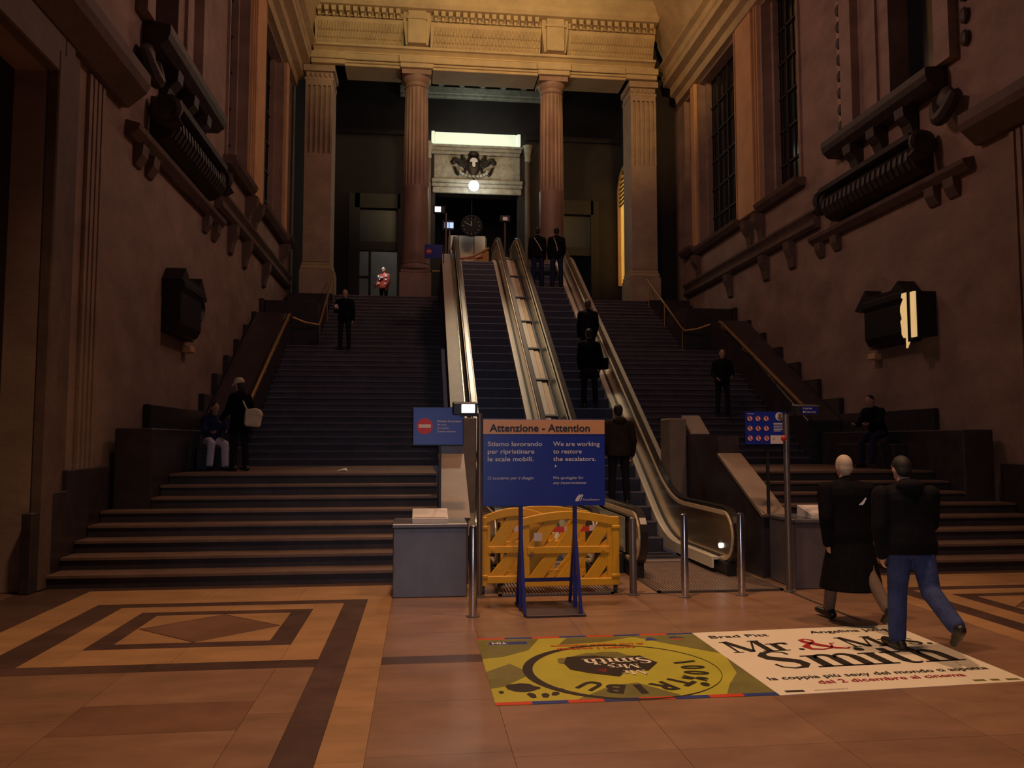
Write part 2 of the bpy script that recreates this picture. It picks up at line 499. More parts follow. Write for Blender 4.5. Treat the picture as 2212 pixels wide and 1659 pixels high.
def serif(s, m_, parent, O, X, Y, h, gap=0.08, stem=0.17, hair=0.045):
    """thick-and-thin serif capitals and small letters used on the film posters; returns the advance"""
    O = Vector(O); X = Vector(X).normalized() * h; Y = Vector(Y).normalized() * h
    x = 0.0
    xh = 0.66

    def st(pts, ws):
        vstroke(mb, [(p[0] + x, p[1]) for p in pts], ws, X, Y, O)

    def bar(cx, y, wd, t=None):
        st([(cx - wd / 2, y), (cx + wd / 2, y)], t or hair)

    def stemv(cx, y0, y1, wd=None, top=True, bot=True):
        st([(cx, y0), (cx, y1)], wd or stem)
        if bot:
            bar(cx, y0 + hair / 2, (wd or stem) + 0.2)
        if top:
            bar(cx - 0.03, y1 - hair / 2, (wd or stem) + 0.14)

    def bowl(x0, x1, y, hgt):
        # arch of n, m, h: thin start, thick right stem
        pts = arc((x0 + x1) / 2, y - hgt, (x1 - x0) / 2, hgt, 180, 0, 12)
        st(pts, [hair + (stem - hair) * (i / 12) ** 1.5 for i in range(13)])
    for ch in s:
        mb = MB()
        if ch == 'M':
            st([(0.12, 0), (0.12, 1)], hair * 1.3); bar(0.12, hair / 2, 0.26); bar(0.1, 1 - hair / 2, 0.2)
            st([(0.14, 1), (0.5, 0.04)], stem); st([(0.5, 0.02), (0.86, 1)], hair * 1.2)
            stemv(0.92, 0, 1); adv = 1.1
        elif ch in 'mn':
            stemv(0.12, 0, xh)
            bowl(0.14, 0.46, xh, 0.2); stemv(0.46, 0, xh - 0.2, top=False)
            adv = 0.62
            if ch == 'm':
                bowl(0.48, 0.82, xh, 0.2); stemv(0.82, 0, xh - 0.2, top=False); adv = 0.98
        elif ch == 'h':
            stemv(0.12, 0, 1.02); bowl(0.14, 0.46, xh, 0.2); stemv(0.46, 0, xh - 0.2, top=False); adv = 0.62
        elif ch == 'r':
            stemv(0.12, 0, xh)
            st(arc(0.34, xh - 0.16, 0.18, 0.16, 170, 50, 8), [hair + 0.012 * i for i in range(9)])
            st([(0.43, xh - 0.02), (0.44, xh - 0.12)], 0.11); adv = 0.5
        elif ch == 'i':
            stemv(0.12, 0, xh); st(arc(0.12, 0.9, 0.045, 0.045, 0, 360, 10), 0.09); adv = 0.3
        elif ch == 't':
            st([(0.14, 0.12), (0.14, 0.9)], stem * 0.9); bar(0.17, xh - 0.02, 0.38, hair * 1.2)
            st(arc(0.27, 0.14, 0.13, 0.13, 180, 320, 8), [stem * 0.8 - 0.012 * i for i in range(9)]); adv = 0.42
        elif ch in 'sS':
            k = 1.0 if ch == 'S' else xh
            wdt = 0.62 if ch == 'S' else 0.4
            pts = [(0.86, 0.78), (0.8, 0.92), (0.55, 0.98), (0.25, 0.92), (0.12, 0.76), (0.2, 0.62), (0.5, 0.5), (0.8, 0.38), (0.88, 0.22), (0.75, 0.06), (0.45, 0.02), (0.18, 0.1), (0.1, 0.26)]
            ws = [0.3, 0.28, 0.28, 0.6, 1.0, 1.15, 1.25, 1.15, 1.0, 0.6, 0.28, 0.28, 0.3]
            st([(p[0] * wdt, p[1] * k) for p in pts], [q * stem * (1 if ch == 'S' else 0.75) for q in ws]); adv = wdt + 0.06
        elif ch == '.':
            st(arc(0.08, 0.06, 0.035, 0.035, 0, 360, 10), 0.075); adv = 0.22
        elif ch == '&':
            pts = [(0.92, 0.5), (0.8, 0.5), (0.78, 0.36), (0.62, 0.1), (0.38, 0.02), (0.14, 0.1), (0.1, 0.3), (0.26, 0.5), (0.48, 0.66), (0.52, 0.84), (0.4, 0.97), (0.26, 0.88), (0.28, 0.7), (0.5, 0.38), (0.74, 0.1), (0.98, 0.02), (1.08, 0.1)]
            ws = [0.25, 0.25, 0.3, 0.35, 0.4, 0.8, 1.1, 0.6, 0.4, 0.5, 0.3, 0.7, 1.0, 1.1, 0.8, 0.4, 0.25]
            st(pts, [q * stem for q in ws]); adv = 1.1
        else:
            adv = 0.3
        if mb.v:
            ob('letter', mb, m_, parent)
        x += adv + gap
    return x


# ---------------------------------------------------------------- key dimensions
CX = 2.7                    # axis of the hall
XL, XR = -4.9, 10.3         # side walls
R1, T1, Y1 = 0.1675, 0.44, 11.1      # lower flight
ZL = 8 * R1                 # landing level
YLB = 18.4                  # foot of the second flight
T2 = 0.295
ZM = ZL + 20 * R1           # upper landing
YM0, YM1 = YLB + 19 * T2, 25.2
T3 = 0.314
ZT = ZM + 15 * R1           # concourse level
YT = YM1 + 14 * T3
ZE = 7.45                   # head of the escalators


def mir(x):
    return 2 * CX - x


# ---------------------------------------------------------------- floor
floor = struct('floor', MB().box(-9, 14, -7, 12.6, -0.3, -0.008), 'grout')


def slab(m, x0, x1, y0, y1):
    g = 0.0016
    a, b = sorted((x0, x1))
    c, d = sorted((y0, y1))
    if b - a < 0.02 or d - c < 0.02:
        return
    piece('slab', m, a + g, b - g, c + g, d - g, -0.03, 0.0, floor)


def slabs(m, x0, x1, y0, y1, dx, dy):
    a, b = sorted((x0, x1))
    nx = max(1, round((b - a) / dx)); ny = max(1, round((y1 - y0) / dy))
    for i in range(nx):
        for j in range(ny):
            slab(m, a + (b - a) * i / nx, a + (b - a) * (i + 1) / nx, y0 + (y1 - y0) * j / ny, y0 + (y1 - y0) * (j + 1) / ny)


def half(f):
    X = f
    # long dark band beside the middle lane
    slabs('band', X(-0.86), X(-0.60), -1.0, 9.77, 0.26, 1.35)
    slabs('band', X(-3.68), X(-0.86), 7.08, 7.32, 1.4, 0.24)
    slabs('band', X(-3.68), X(-3.35), 7.32, 9.77, 0.33, 1.25)
    slabs('band', X(-3.68), X(-3.35), -1.0, 7.08, 0.33, 1.35)
    slabs('band', X(-3.68), X(-0.60), 9.77, 9.98, 1.55, 0.2)
    slabs('slabw', X(-4.12), X(-3.68), 1.0, 10.88, 0.44, 1.1)
    slabs('slabw', X(-3.68), X(-0.31), 9.98, 10.88, 1.12, 0.9)
    slabs('edge', X(-4.95), X(-4.12), 1.0, 11.2, 0.83, 1.02)
    slabs('edge', X(-4.12), X(-0.31), 10.88, 11.2, 1.27, 0.32)
    slabs('slab', X(-4.95), X(-3.68), -3.0, 1.0, 1.27, 1.0)
    # framed panel with the rhombus
    slabs('slabw', X(-3.35), X(-3.03), 7.32, 9.77, 0.32, 1.2)
    slabs('slabw', X(-1.18), X(-0.86), 7.32, 9.77, 0.32, 1.2)
    slabs('slabw', X(-3.03), X(-1.18), 7.32, 7.86, 0.93, 0.54)
    slabs('slabw', X(-3.03), X(-1.18), 9.48, 9.77, 0.93, 0.3)
    slabs('band', X(-3.03), X(-1.18), 7.86, 8.05, 0.93, 0.2)
    slabs('band', X(-3.03), X(-1.18), 9.30, 9.48, 0.93, 0.2)
    slabs('band', X(-3.03), X(-2.82), 8.05, 9.30, 0.2, 1.25)
    slabs('band', X(-1.40), X(-1.18), 8.05, 9.30, 0.2, 1.25)
    xa, xb, xm, ya, yb, ym = -2.82, -1.40, -2.11, 8.05, 9.30, 8.675
    tri = [[(xa, ya), (xm, ya), (xa, ym)], [(xm, ya), (xb, ya), (xb, ym)], [(xb, ym), (xb, yb), (xm, yb)], [(xa, ym), (xm, yb), (xa, yb)]]
    for t in tri:
        ob('slab', MB().prism([(X(p[0]), p[1]) for p in t], 'z', -0.03, 0.0), 'slabw', floor)
    g = 0.02
    ob('slab', MB().prism([(X(p[0]), p[1]) for p in ((xa + g, ym), (xm, ya + g), (xb - g, ym), (xm, yb - g))], 'z', -0.03, 0.0), 'brown', floor)
    # plain slabs with one brown inset in the near field
    slabs('slab', X(-3.35), X(-2.38), -1.0, 7.08, 0.97, 1.15)
    slabs('slab', X(-2.38), X(-1.18), -1.0, 5.62, 1.2, 1.1)
    slab('brown', X(-2.38), X(-1.18), 5.62, 6.22)
    slabs('slab', X(-2.38), X(-1.18), 6.22, 7.08, 1.2, 0.86)
    slabs('slab', X(-1.18), X(-0.86), -1.0, 7.08, 0.32, 1.15)


half(lambda x: x)
half(mir)
slabs('slabw', -0.60, -0.31, 2.0, 9.98, 0.3, 1.0)
slabs('slabw', mir(-0.31), mir(-0.60), 2.0, 9.98, 0.3, 1.0)
slabs('band', -0.31, 0.58, 7.08, 7.32, 0.9, 0.24)
slabs('slab', -0.31, 0.58, 2.0, 7.08, 0.9, 1.0)
slabs('slab', -0.31, 0.58, 7.32, 9.9, 0.9, 0.86)
slabs('slab', 0.58, mir(-0.31), 2.0, 9.9, 1.04, 0.98)
slabs('slab', -0.31, mir(-0.31), 9.9, 12.5, 1.0, 0.9)

# entry grates in front of the escalators
for x0, x1, lab in ((0.98, 2.42, 'steel entry grate at the foot of the left escalator'), (2.98, 4.62, 'steel entry grate in the floor at the foot of the right escalator')):
    t = thing('floor_grate', lab, 'floor grate', (x0, 9.95, 0))
    ob('frame', MB().box(x0, x1, 9.95, 10.0, 0, 0.022).box(x0, x1, 12.3, 12.35, 0, 0.022).box(x0, x0 + .04, 9.95, 12.35, 0, 0.022).box(x1 - .04, x1, 9.95, 12.35, 0, 0.022), 'gunm', t)
    b = MB()
    n = int((x1 - x0) / 0.04)
    for i in range(1, n):
        x = x0 + (x1 - x0) * i / n
        b.box(x - 0.011, x + 0.011, 10.0, 12.3, 0.001, 0.018)
    tag(ob('grate_bars', b, 'grate', t), kind='stuff')


struct('trim_60', MB().box(0.62, 4.62, 9.915, 9.945, -0.02, 0.004), 'jointd')
struct('trim_61', MB().box(4.63, 4.66, 8.2, 9.945, -0.02, 0.004), 'jointd')

# ---------------------------------------------------------------- stairs
def flight(name, label, x0, x1, y, z, n, tr, last=None, narrow=None):
    t = thing(name, label, 'stairs', ((x0 + x1) / 2, y, z))
    for k in range(n):
        yy = y + k * tr
        y2 = yy + tr + 0.06 if k < n - 1 else (last or yy + tr)
        if narrow and k == narrow[0]:
            x0, x1 = narrow[1:]
        if narrow and k == narrow[0] - 1:
            y2 = yy + tr
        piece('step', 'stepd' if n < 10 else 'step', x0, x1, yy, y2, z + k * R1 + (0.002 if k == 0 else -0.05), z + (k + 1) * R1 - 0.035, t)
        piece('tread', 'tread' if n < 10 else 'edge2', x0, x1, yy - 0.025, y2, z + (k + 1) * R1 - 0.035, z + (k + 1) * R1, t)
    return t


YB = YLB - 0.004
for sx, side in ((lambda x: x, 'left'), (mir, 'right')):
    a, b = sorted((sx(-4.76), sx(0.3)))
    a5, b5 = sorted((sx(-4.17), sx(0.3)))
    flight('staircase', 'low broad flight of eight stone steps rising from the floor on the %s' % side, a, b, Y1, 0, 8, T1, last=Y1 + 7 * T1 + 0.495, narrow=(5, a5, b5))
    t = thing('stair_landing', 'brown stone landing between the low and the long flight on the %s' % side, 'landing', (sx(-2), Y1 + 7 * T1 + 0.5, 0))
    for k in range(5):
        for j in range(3):
            xa = -4.17 + 4.46 * k / 5; xb = -4.17 + 4.46 * (k + 1) / 5
            ya = 14.68 + (YB - 14.68) * j / 3; yb = 14.68 + (YB - 14.68) * (j + 1) / 3
            piece('slab', 'landing', *sorted((sx(xa) + 0.002, sx(xb) - 0.002)), ya + 0.002, yb - 0.002, ZL - 0.1, ZL, t)
    ob('bed', MB().box(sx(-4.16), sx(0.28), 14.7, YB - 0.42, 0.0, ZL - 0.11), 'step', t)
    a, b = sorted((sx(-3.89), sx(0.62)))
    flight('staircase', 'long dark second flight climbing from the landing on the %s' % side, a, b, YLB, ZL, 20, T2, last=YM0 + 0.295)
    t = thing('stair_landing', 'dark upper landing at the bend of the handrail on the %s' % side, 'landing', (sx(-2), YM0 + 0.3, ZL))
    ob('slab', MB().box(sx(-3.89), sx(0.62), YM0 + 0.3, YM1 - 0.03, ZM - 0.2, ZM), 'step', t)
    a, b = sorted((sx(-3.15), sx(0.62)))
    flight('staircase', 'upper narrow flight climbing to the columns on the %s' % side, a, b, YM1, ZM, 15, T3, last=YT + 0.295)

# ---------------------------------------------------------------- concourse level and portico shell
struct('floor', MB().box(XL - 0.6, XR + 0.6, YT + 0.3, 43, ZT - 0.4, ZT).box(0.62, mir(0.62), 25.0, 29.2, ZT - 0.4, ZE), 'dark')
BY = 36.0
bw = MB()
ops = [(-2.95, -0.94, 12.72), (0.62, 4.42, 13.1), (5.95, 7.9, 12.72)]
xs = [XL - 0.6] + [v for o_ in ops for v in o_[:2]] + [XR + 0.6]
for i in range(0, len(xs), 2):
    bw.box(xs[i], xs[i + 1], BY, BY + 0.6, ZT, 18.6)
for a, b, zt in ops:
    bw.box(a, b, BY, BY + 0.6, zt, 18.6)
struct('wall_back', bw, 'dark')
# wall field over the middle opening, lighter stone
struct('trim_1', MB().box(0.55, 4.5, BY - 0.06, BY, 13.72, 14.9).box(0.45, 4.6, BY - 0.28, BY, 13.55, 13.72).box(0.45, 4.6, BY - 0.18, BY, 13.38, 13.55).box(0.5, 4.55, BY - 0.12, BY, 13.1, 13.38), 'arms', bevel=0.03)
struct('ceiling', MB().box(XL - 0.6, XR + 0.6, 30.85, BY + 0.6, 18.5, 18.8), 'portceil')
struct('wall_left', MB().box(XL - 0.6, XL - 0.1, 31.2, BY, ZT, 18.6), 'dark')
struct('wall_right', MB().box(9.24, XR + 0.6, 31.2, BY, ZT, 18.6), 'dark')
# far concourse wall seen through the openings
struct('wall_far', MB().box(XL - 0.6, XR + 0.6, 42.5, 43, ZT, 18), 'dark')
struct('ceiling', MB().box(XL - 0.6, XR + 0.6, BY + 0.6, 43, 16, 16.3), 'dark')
struct('wall_corridor', MB().box(-3.6, -0.3, 39.5, 39.8, ZT, 12.6), 'corr')
lamp('corridor_lamp', 'POINT', (-1.8, 37.9, 12.0), 9, (0.95, 0.88, 0.8), size=0.15)
lamp('hoarding_lamp', 'POINT', (2.3, 37.4, 8.8), 12, (1.0, 0.85, 0.75), size=0.15)
# lit moulding and corbels at the head of the back wall
struct('trim_2', MB().box(-1, 6.4, BY - 0.35, BY, 17.62, 17.95).box(-1, 6.4, BY - 0.25, BY, 17.5, 17.62), 'arms', bevel=0.03)
t = thing('corbel_row', 'row of small tapered corbels under the portico ceiling between the columns', 'corbels', (2.7, BY, 17.95))
for i in range(7):
    x = -0.1 + i * 0.95
    ob('corbel', MB().prism([(x - 0.1, 17.95), (x + 0.1, 17.95), (x + 0.22, 18.495), (x - 0.22, 18.495)], 'y', BY - 0.45, BY - 0.004), 'arms', t)
# dark string course across the back wall
struct('trim_3', MB().box(XL, 0.3, BY - 0.2, BY, 15.7, 15.95).box(4.7, 9.6, BY - 0.2, BY, 15.7, 15.95), 'dark', bevel=0.03)
lamp('portico_fill', 'POINT', (2.5, 33.8, 16.7), 34, (0.86, 1.0, 0.84), size=0.3)  # added fill, no lamp hangs here; lifts ceiling, moulding and corbels
# cornice beam given its own glow in place of concealed tube light
t = thing('cornice_beam', 'long glowing white beam over the middle opening between the columns', 'light', (2.45, BY - 0.45, 15.4))
ob('housing', MB().box(0.3, 4.6, BY - 0.36, BY, 15.17, 15.28).box(0.36, 4.54, BY - 0.30, BY, 15.03, 15.17).box(0.42, 4.48, BY - 0.2, BY, 14.9, 15.03), 'arms', t, bevel=0.02)
ob('diffuser', MB().box(0.6, 4.3, BY - 0.42, BY, 15.3, 15.8), 'tubel', t, bevel=0.02)
for x in (0.43, 4.32):
    ob('end_cap', MB().box(x, x + 0.15, BY - 0.45, BY, 15.28, 15.83), 'tubel', t, bevel=0.02)
# slim stone posts beside the middle opening
for x, lab in ((0.30, 'slim pale engaged shaft at the left end of the glowing cornice beam'), (4.82, 'slim pale engaged shaft at the right end of the glowing cornice beam')):
    t = thing('engaged_shaft', lab, 'column', (x, BY - 0.2, ZT))
    ob('shaft', MB().lathe([(0.12, 0), (0.12, 14.6 - ZT)], (x, BY - 0.16, ZT), 12), 'trimd', t, smooth=True)
    ob('capital', MB().lathe([(0.12, 0), (0.15, 0.1), (0.13, 0.2), (0.2, 0.6), (0.24, 0.75)], (x, BY - 0.26, 14.6), 12), 'arms', t, smooth=True)

# coat of arms relief
t = thing('relief_emblem', 'carved stone coat of arms with spread scrolls above the bright globe lamp', 'relief', (2.35, BY - 0.2, 13.8))
b = MB().ell((2.35, BY - 0.12, 14.45), (0.34, 0.11, 0.5)).ell((2.35, BY - 0.17, 14.6), (0.2, 0.16, 0.22)).ell((2.35, BY - 0.16, 14.9), (0.26, 0.15, 0.14))
ob('shield', b, 'bronze', t, smooth=True)
for sgn in (-1, 1):
    b = MB()
    for i in range(6):
        a = i / 5
        b.ell((2.35 + sgn * (0.42 + 0.5 * a), BY - 0.12, 14.62 - 0.12 * math.sin(a * 6) - 0.1 * a), (0.12, 0.11, 0.3 - 0.16 * a), Matrix.Rotation(sgn * (0.5 + a), 3, 'Y'), 8, 6)
    b.tube([(2.35 + sgn * (0.3 + 0.62 * k / 14), BY - 0.12, 14.25 - 0.22 * math.sin(k / 14 * PI) + 0.1 * math.cos(k)) for k in range(15)], 0.07, 6)
    ob('scroll_wing', b, 'bronze', t, smooth=True)
ob('crest', MB().prism([(2.17, 14.52), (2.2, 14.62), (2.28, 14.68), (2.42, 14.68), (2.5, 14.62), (2.53, 14.52), (2.42, 14.5), (2.42, 14.32), (2.35, 14.26), (2.28, 14.32), (2.28, 14.5)], 'y', BY - 0.36, BY - 0.3), 'plaque', t)
b = MB()
for i in range(11):
    a = PI + PI * i / 10
    b.ell((2.35 + 0.62 * math.cos(a), BY - 0.14, 14.12 + 0.22 * math.sin(a)), (0.09, 0.1, 0.08), None, 8, 6)
ob('garland', b, 'arms', t, smooth=True)

# globe lamp
t = thing('globe_lamp', 'glaring white globe lamp hanging under the coat of arms', 'lamp', (2.33, 35.3, 13.3))
ob('globe', MB().ell((2.33, 35.3, 13.28), (0.23, 0.23, 0.23), None, 20, 14), 'globe', t, smooth=True)
ob('bracket', MB().tube([(2.33, 35.3, 13.5), (2.33, 35.35, 13.62), (2.33, 35.72, 13.64)], 0.025, 8).lathe([(0.09, 0), (0.06, 0.06), (0.03, 0.1)], (2.33, 35.3, 13.47), 12), 'black', t)
lamp('globe_bulb', 'POINT', (2.33, 35.0, 13.15), 60, (0.95, 1.0, 0.86), size=0.2)

# doors in the back wall
for n, (a, b_) in ((1, (-2.95, -0.94)), (2, (5.95, 7.9))):
    d = struct('door_%d' % n, loc=((a + b_) / 2, BY, ZT))
    ob('door_frame', MB().box(a - 0.25, a + 0.22, BY - 0.12, BY + 0.3, ZT, 12.95).box(b_ - 0.12, b_ + 0.25, BY - 0.12, BY + 0.3, ZT, 12.95).box(a, b_, BY - 0.12, BY + 0.3, 12.3, 12.95).box(a, b_, BY, BY + 0.3, 10.4, 10.8), 'doorf', d)
    ob('pane', MB().box(a + 0.22, b_ - 0.12, BY + 0.1, BY + 0.14, 10.8, 12.3), 'doorglass', d)
    ob('door_leaf', MB().box(a + 0.62, a + 0.72, BY + 0.05, BY + 0.3, ZT, 10.4).box(a + 0.22, a + 0.62, BY + 0.1, BY + 0.2, 9.15, 9.25), 'doorf', d)

# clock and hoarding seen beyond the top of the left escalator
t = thing('clock', 'large round dark clock above the white hoarding panels', 'clock', (2.31, 36.6, 11.8))
ang = [2 * PI * i / 28 for i in range(28)]
ob('rim', MB().strip([(2.31 + 0.5 * math.cos(a), 11.8 + 0.5 * math.sin(a)) for a in ang + [0]], [(2.31 + 0.42 * math.cos(a), 11.8 + 0.42 * math.sin(a)) for a in ang + [0]], 'y', 36.5, 36.65), 'matte', t)
dl_ = ob('dial', MB().prism([(2.31 + 0.43 * math.cos(a), 11.8 + 0.43 * math.sin(a)) for a in ang], 'y', 36.56, 36.62), 'matte', t)
for i in range(12):
    a = i * PI / 6
    ob('hour_mark', MB().prism([(2.31 + r * math.cos(a) + q * math.sin(a), 11.8 + r * math.sin(a) - q * math.cos(a)) for r, q in ((0.34, -0.015), (0.40, -0.015), (0.40, 0.015), (0.34, 0.015))], 'y', 36.54, 36.56), 'trimd', dl_)
ob('hand', MB().prism([(2.29, 11.78), (2.33, 11.78), (2.33, 12.02), (2.29, 12.02)], 'y', 36.53, 36.555), 'trimd', dl_)
ob('hand', MB().prism([(2.3, 11.78), (2.3, 11.82), (2.02, 11.95), (2.01, 11.92)], 'y', 36.53, 36.555), 'trimd', dl_)
ob('hanger', MB().box(2.30, 2.34, 36.56, 36.60, 12.28, 13.3), 'matte', t)
t = thing('hoarding', 'pale boarded hoarding of three panels beyond the escalator top', 'hoarding', (2.4, 38.2, ZT))
for a, b_ in ((1.35, 1.78), (1.82, 2.52), (2.56, 3.08)):
    ob('panel', MB().box(a, b_, 38.2, 38.26, ZT, 11.75), 'hoard', t)
ob('frame', MB().box(1.3, 3.15, 38.28, 38.34, ZT, 11.7), 'black', t)

# arched amber window in the portico's right end wall
t = struct('window_9', loc=(9.20, 34.9, 9))
pr = [(33.8, 9.0), (35.9, 9.0)] + [(34.85 + 1.05 * math.cos(a), 13.1 + 1.05 * math.sin(a)) for a in [PI * i / 12 for i in range(13)]]
ob('pane', MB().prism(pr, 'x', 9.20, 9.23), 'goldl', t)
b = MB()
for i in range(8):
    b.box(9.12, 9.21, 33.8, 35.9, 12.7 + i * 0.19, 12.74 + i * 0.19)
ob('muntin', b, 'doorf', t)
ob('window_frame', MB().strip([(34.85 + 1.2 * math.cos(a), 13.1 + 1.2 * math.sin(a)) for a in [PI * i / 12 for i in range(13)]], [(34.85 + 1.03 * math.cos(a), 13.1 + 1.03 * math.sin(a)) for a in [PI * i / 12 for i in range(13)]], 'x', 9.05, 9.238).box(9.05, 9.238, 33.65, 33.82, 9, 13.1).box(9.05, 9.238, 35.88, 35.99, 9, 13.1), 'pier', t)


# ---------------------------------------------------------------- columns and pilasters
def fluted(mb, c, prof, n=20, depth=0.045, sub=4):
    rings = []
    for r, z, fl in prof:
        ring = []
        for i in range(n * sub):
            a = 2 * PI * i / (n * sub)
            k = math.sin(PI * ((i % sub) / sub))
            rr = r - (depth * k if fl else 0)
            ring.append((c[0] + rr * math.cos(a), c[1] + rr * math.sin(a), c[2] + z))
        rings.append(ring)
    mb.loft(rings)


CY = 30.4
for cx, lab in ((-0.21, 'tall stone column left of the escalators, fluted on its upper half'), (5.04, 'tall stone column right of the escalators, behind the two people at the top')):
    t = thing('column', lab, 'column', (cx, CY, ZT))
    ob('pedestal', MB().box(cx - 0.60, cx + 0.60, CY - 0.6, CY + 0.6, ZT, 8.15).box(cx - 0.55, cx + 0.55, CY - 0.55, CY + 0.55, 8.15, 8.27), 'column', t, bevel=0.03)
    ob('base', MB().lathe([(0.5, 0), (0.585, 0.05), (0.60, 0.1), (0.585, 0.16), (0.52, 0.21), (0.505, 0.26), (0.53, 0.3), (0.5, 0.35)], (cx, CY, 8.27), 32), 'column', t, smooth=True)
    mb = MB()
    z0, h = 8.6, 15.35 - 8.6
    prof = []
    for k in range(0, 13):
        f = k / 12
        r = 0.495 - 0.06 * f ** 1.6
        prof.append((r, h * f, f > 0.45 and f < 0.97))
        if k == 5:
            prof.append((r - 0.002, h * f + 0.12, False))
        if k == 5:
            prof.append((r - 0.002, h * f + 0.16, True))
    fluted(mb, (cx, CY, z0), prof)
    ob('shaft', mb, 'column', t, smooth=True)
    ob('capital', MB().lathe([(0.43, 0), (0.47, 0.03), (0.43, 0.08), (0.43, 0.2), (0.48, 0.25), (0.54, 0.38), (0.55, 0.42)], (cx, CY, 15.35), 32).box(cx - 0.56, cx + 0.56, CY - 0.56, CY + 0.56, 15.77, 15.95), 'column', t, smooth=True)
for cx, sg, lab in ((-3.84, 1, 'fluted pilaster in the left corner beside the portico'), (8.62, -1, 'fluted pilaster in the right corner beside the portico')):
    t = thing('pilaster', lab, 'pilaster', (cx, 30, ZT))
    ob('pedestal', MB().box(cx - 0.62, cx + 0.62, 29.9, 31.2, ZT, 8.2), 'pil', t, bevel=0.03)
    ob('base', MB().box(cx - 0.58, cx + 0.58, 29.93, 31.2, 8.2, 8.36).box(cx - 0.54, cx + 0.54, 29.98, 31.2, 8.36, 8.5), 'ent', t, bevel=0.03)
    mb = MB().box(cx - 0.5, cx + 0.5, 30.06, 31.2, 8.5, 15.4)
    mb.box(cx - 0.5, cx + 0.5, 29.97, 30.06, 8.5, 12.6).box(cx - 0.5, cx + 0.5, 29.97, 30.06, 15.2, 15.4)
    for i in range(6):
        x = cx - 0.5 + i * (1.0 - 0.075) / 5
        mb.box(x, x + 0.085, 29.97, 30.06, 12.6, 15.2)
    ob('shaft', mb, 'pil', t)
    mb = MB().box(cx - 0.53, cx + 0.53, 29.96, 31.2, 15.4, 15.5).box(cx - 0.5, cx + 0.5, 30.0, 31.2, 15.5, 15.72).box(cx - 0.58, cx + 0.58, 29.88, 31.2, 15.72, 15.95)
    for i in range(6):
        mb.ell((cx - 0.43 + i * 0.172, 29.98, 15.61), (0.07, 0.06, 0.1), None, 8, 6)
    ob('capital', mb, 'pil', t, bevel=0)

# ---------------------------------------------------------------- entablature over the columns
EX0, EX1 = -4.05, 9.05
t = thing('entablature', 'brightly lit carved stone entablature spanning the columns', 'entablature', (2.5, 30, 16))
mb = MB()
mb.box(EX0, EX1, 29.86, 31.1, 15.956, 16.1).box(EX0, EX1, 29.80, 31.1, 16.1, 16.22).box(EX0, EX1, 29.76, 31.1, 16.25, 16.6)
ob('architrave', mb, 'ent', t, bevel=0.02)
mb = MB().prism([(29.76, 16.6), (29.86, 16.63), (29.86, 16.72), (29.72, 16.84), (29.62, 16.86), (29.62, 16.98), (30.6, 16.98), (30.6, 16.6)], 'x', EX0, EX1)
ob('taenia', mb, 'ent', t)
for cx in (-3.5, -0.21, 5.04, 8.5):
    ob('impost_block', MB().box(cx - 0.62, cx + 0.62, 29.70, 31.1, 15.956, 16.2).box(cx - 0.66, cx + 0.66, 29.64, 31.1, 16.2, 16.55), 'ent', t, bevel=0.02)
bays = [(EX0 + 0.05, -0.72), (0.30, 4.52), (5.56, EX1 - 0.05)]
for a, b_ in bays:
    mb = MB().prism([(29.9, 16.98), (29.86, 17.1), (29.74, 17.45), (29.55, 17.8), (29.55, 17.9), (30.6, 17.9), (30.6, 16.98)], 'x', a, b_)
    ob('frieze_panel', mb, 'ent', t)
    mb = MB()
    n = int((b_ - a) / 0.105)
    lean = 0.10
    for i in range(n):
        x = a + 0.06 + (b_ - a - 0.12) * i / n
        for j in range(3):
            (y0, z0), (y1, z1) = [((29.87, 17.0), (29.82, 17.22)), ((29.82, 17.22), (29.73, 17.46)), ((29.73, 17.46), (29.58, 17.74))][j]
            xx = x + lean * j * 0.35
            mb.add([(xx, y0, z0), (xx + 0.075, y0, z0), (xx + 0.075 + lean * 0.35, y1, z1), (xx + lean * 0.35, y1, z1),
                    (xx + 0.02, y0 - 0.09, z0 + 0.02), (xx + 0.055, y0 - 0.09, z0 + 0.02), (xx + 0.055 + lean * 0.35, y1 - 0.04, z1), (xx + 0.02 + lean * 0.35, y1 - 0.04, z1)],
                   [(0, 4, 5, 1), (1, 5, 6, 2), (2, 6, 7, 3), (3, 7, 4, 0), (4, 7, 6, 5)])
    tag(ob('leaf_ribs', mb, 'ent', t), kind='stuff')
    n = int((b_ - a) / 0.27)
    for i in range(n):
        x = a + 0.06 + (b_ - a - 0.12) * (i + 0.2) / n
        piece('dentil', 'ent', x, x + 0.16, 29.28, 29.6, 18.02, 18.2, t)
        piece('dentil', 'ent', x + 0.03, x + 0.13, 29.40, 29.62, 17.88, 18.0, t)
for cx in (-0.21, 5.04):
    ob('console', MB().prism([(cx - 0.34, 16.98), (cx + 0.34, 16.98), (cx + 0.34, 18.2), (cx - 0.34, 18.2)], 'y', 29.3, 30.5), 'ent', t, bevel=0.02)
    for sg in (-1, 1):
        ob('console_cheek', MB().prism([(cx + sg * 0.34, 16.98), (cx + sg * 0.42, 16.98), (cx + sg * 0.52, 17.9), (cx + sg * 0.5, 18.2), (cx + sg * 0.34, 18.2)], 'y', 29.46, 30.4), 'ent', t)
    ob('console_cap', MB().box(cx - 0.38, cx + 0.38, 29.24, 30.2, 17.85, 17.93), 'ent', t)
ob('cornice', MB().prism([(29.62, 17.98), (29.62, 18.2), (29.2, 18.22), (29.1, 18.3), (29.1, 18.42), (28.95, 18.55), (28.95, 18.7), (30.8, 18.7), (30.8, 17.98)], 'x', EX0, EX1), 'ent', t)
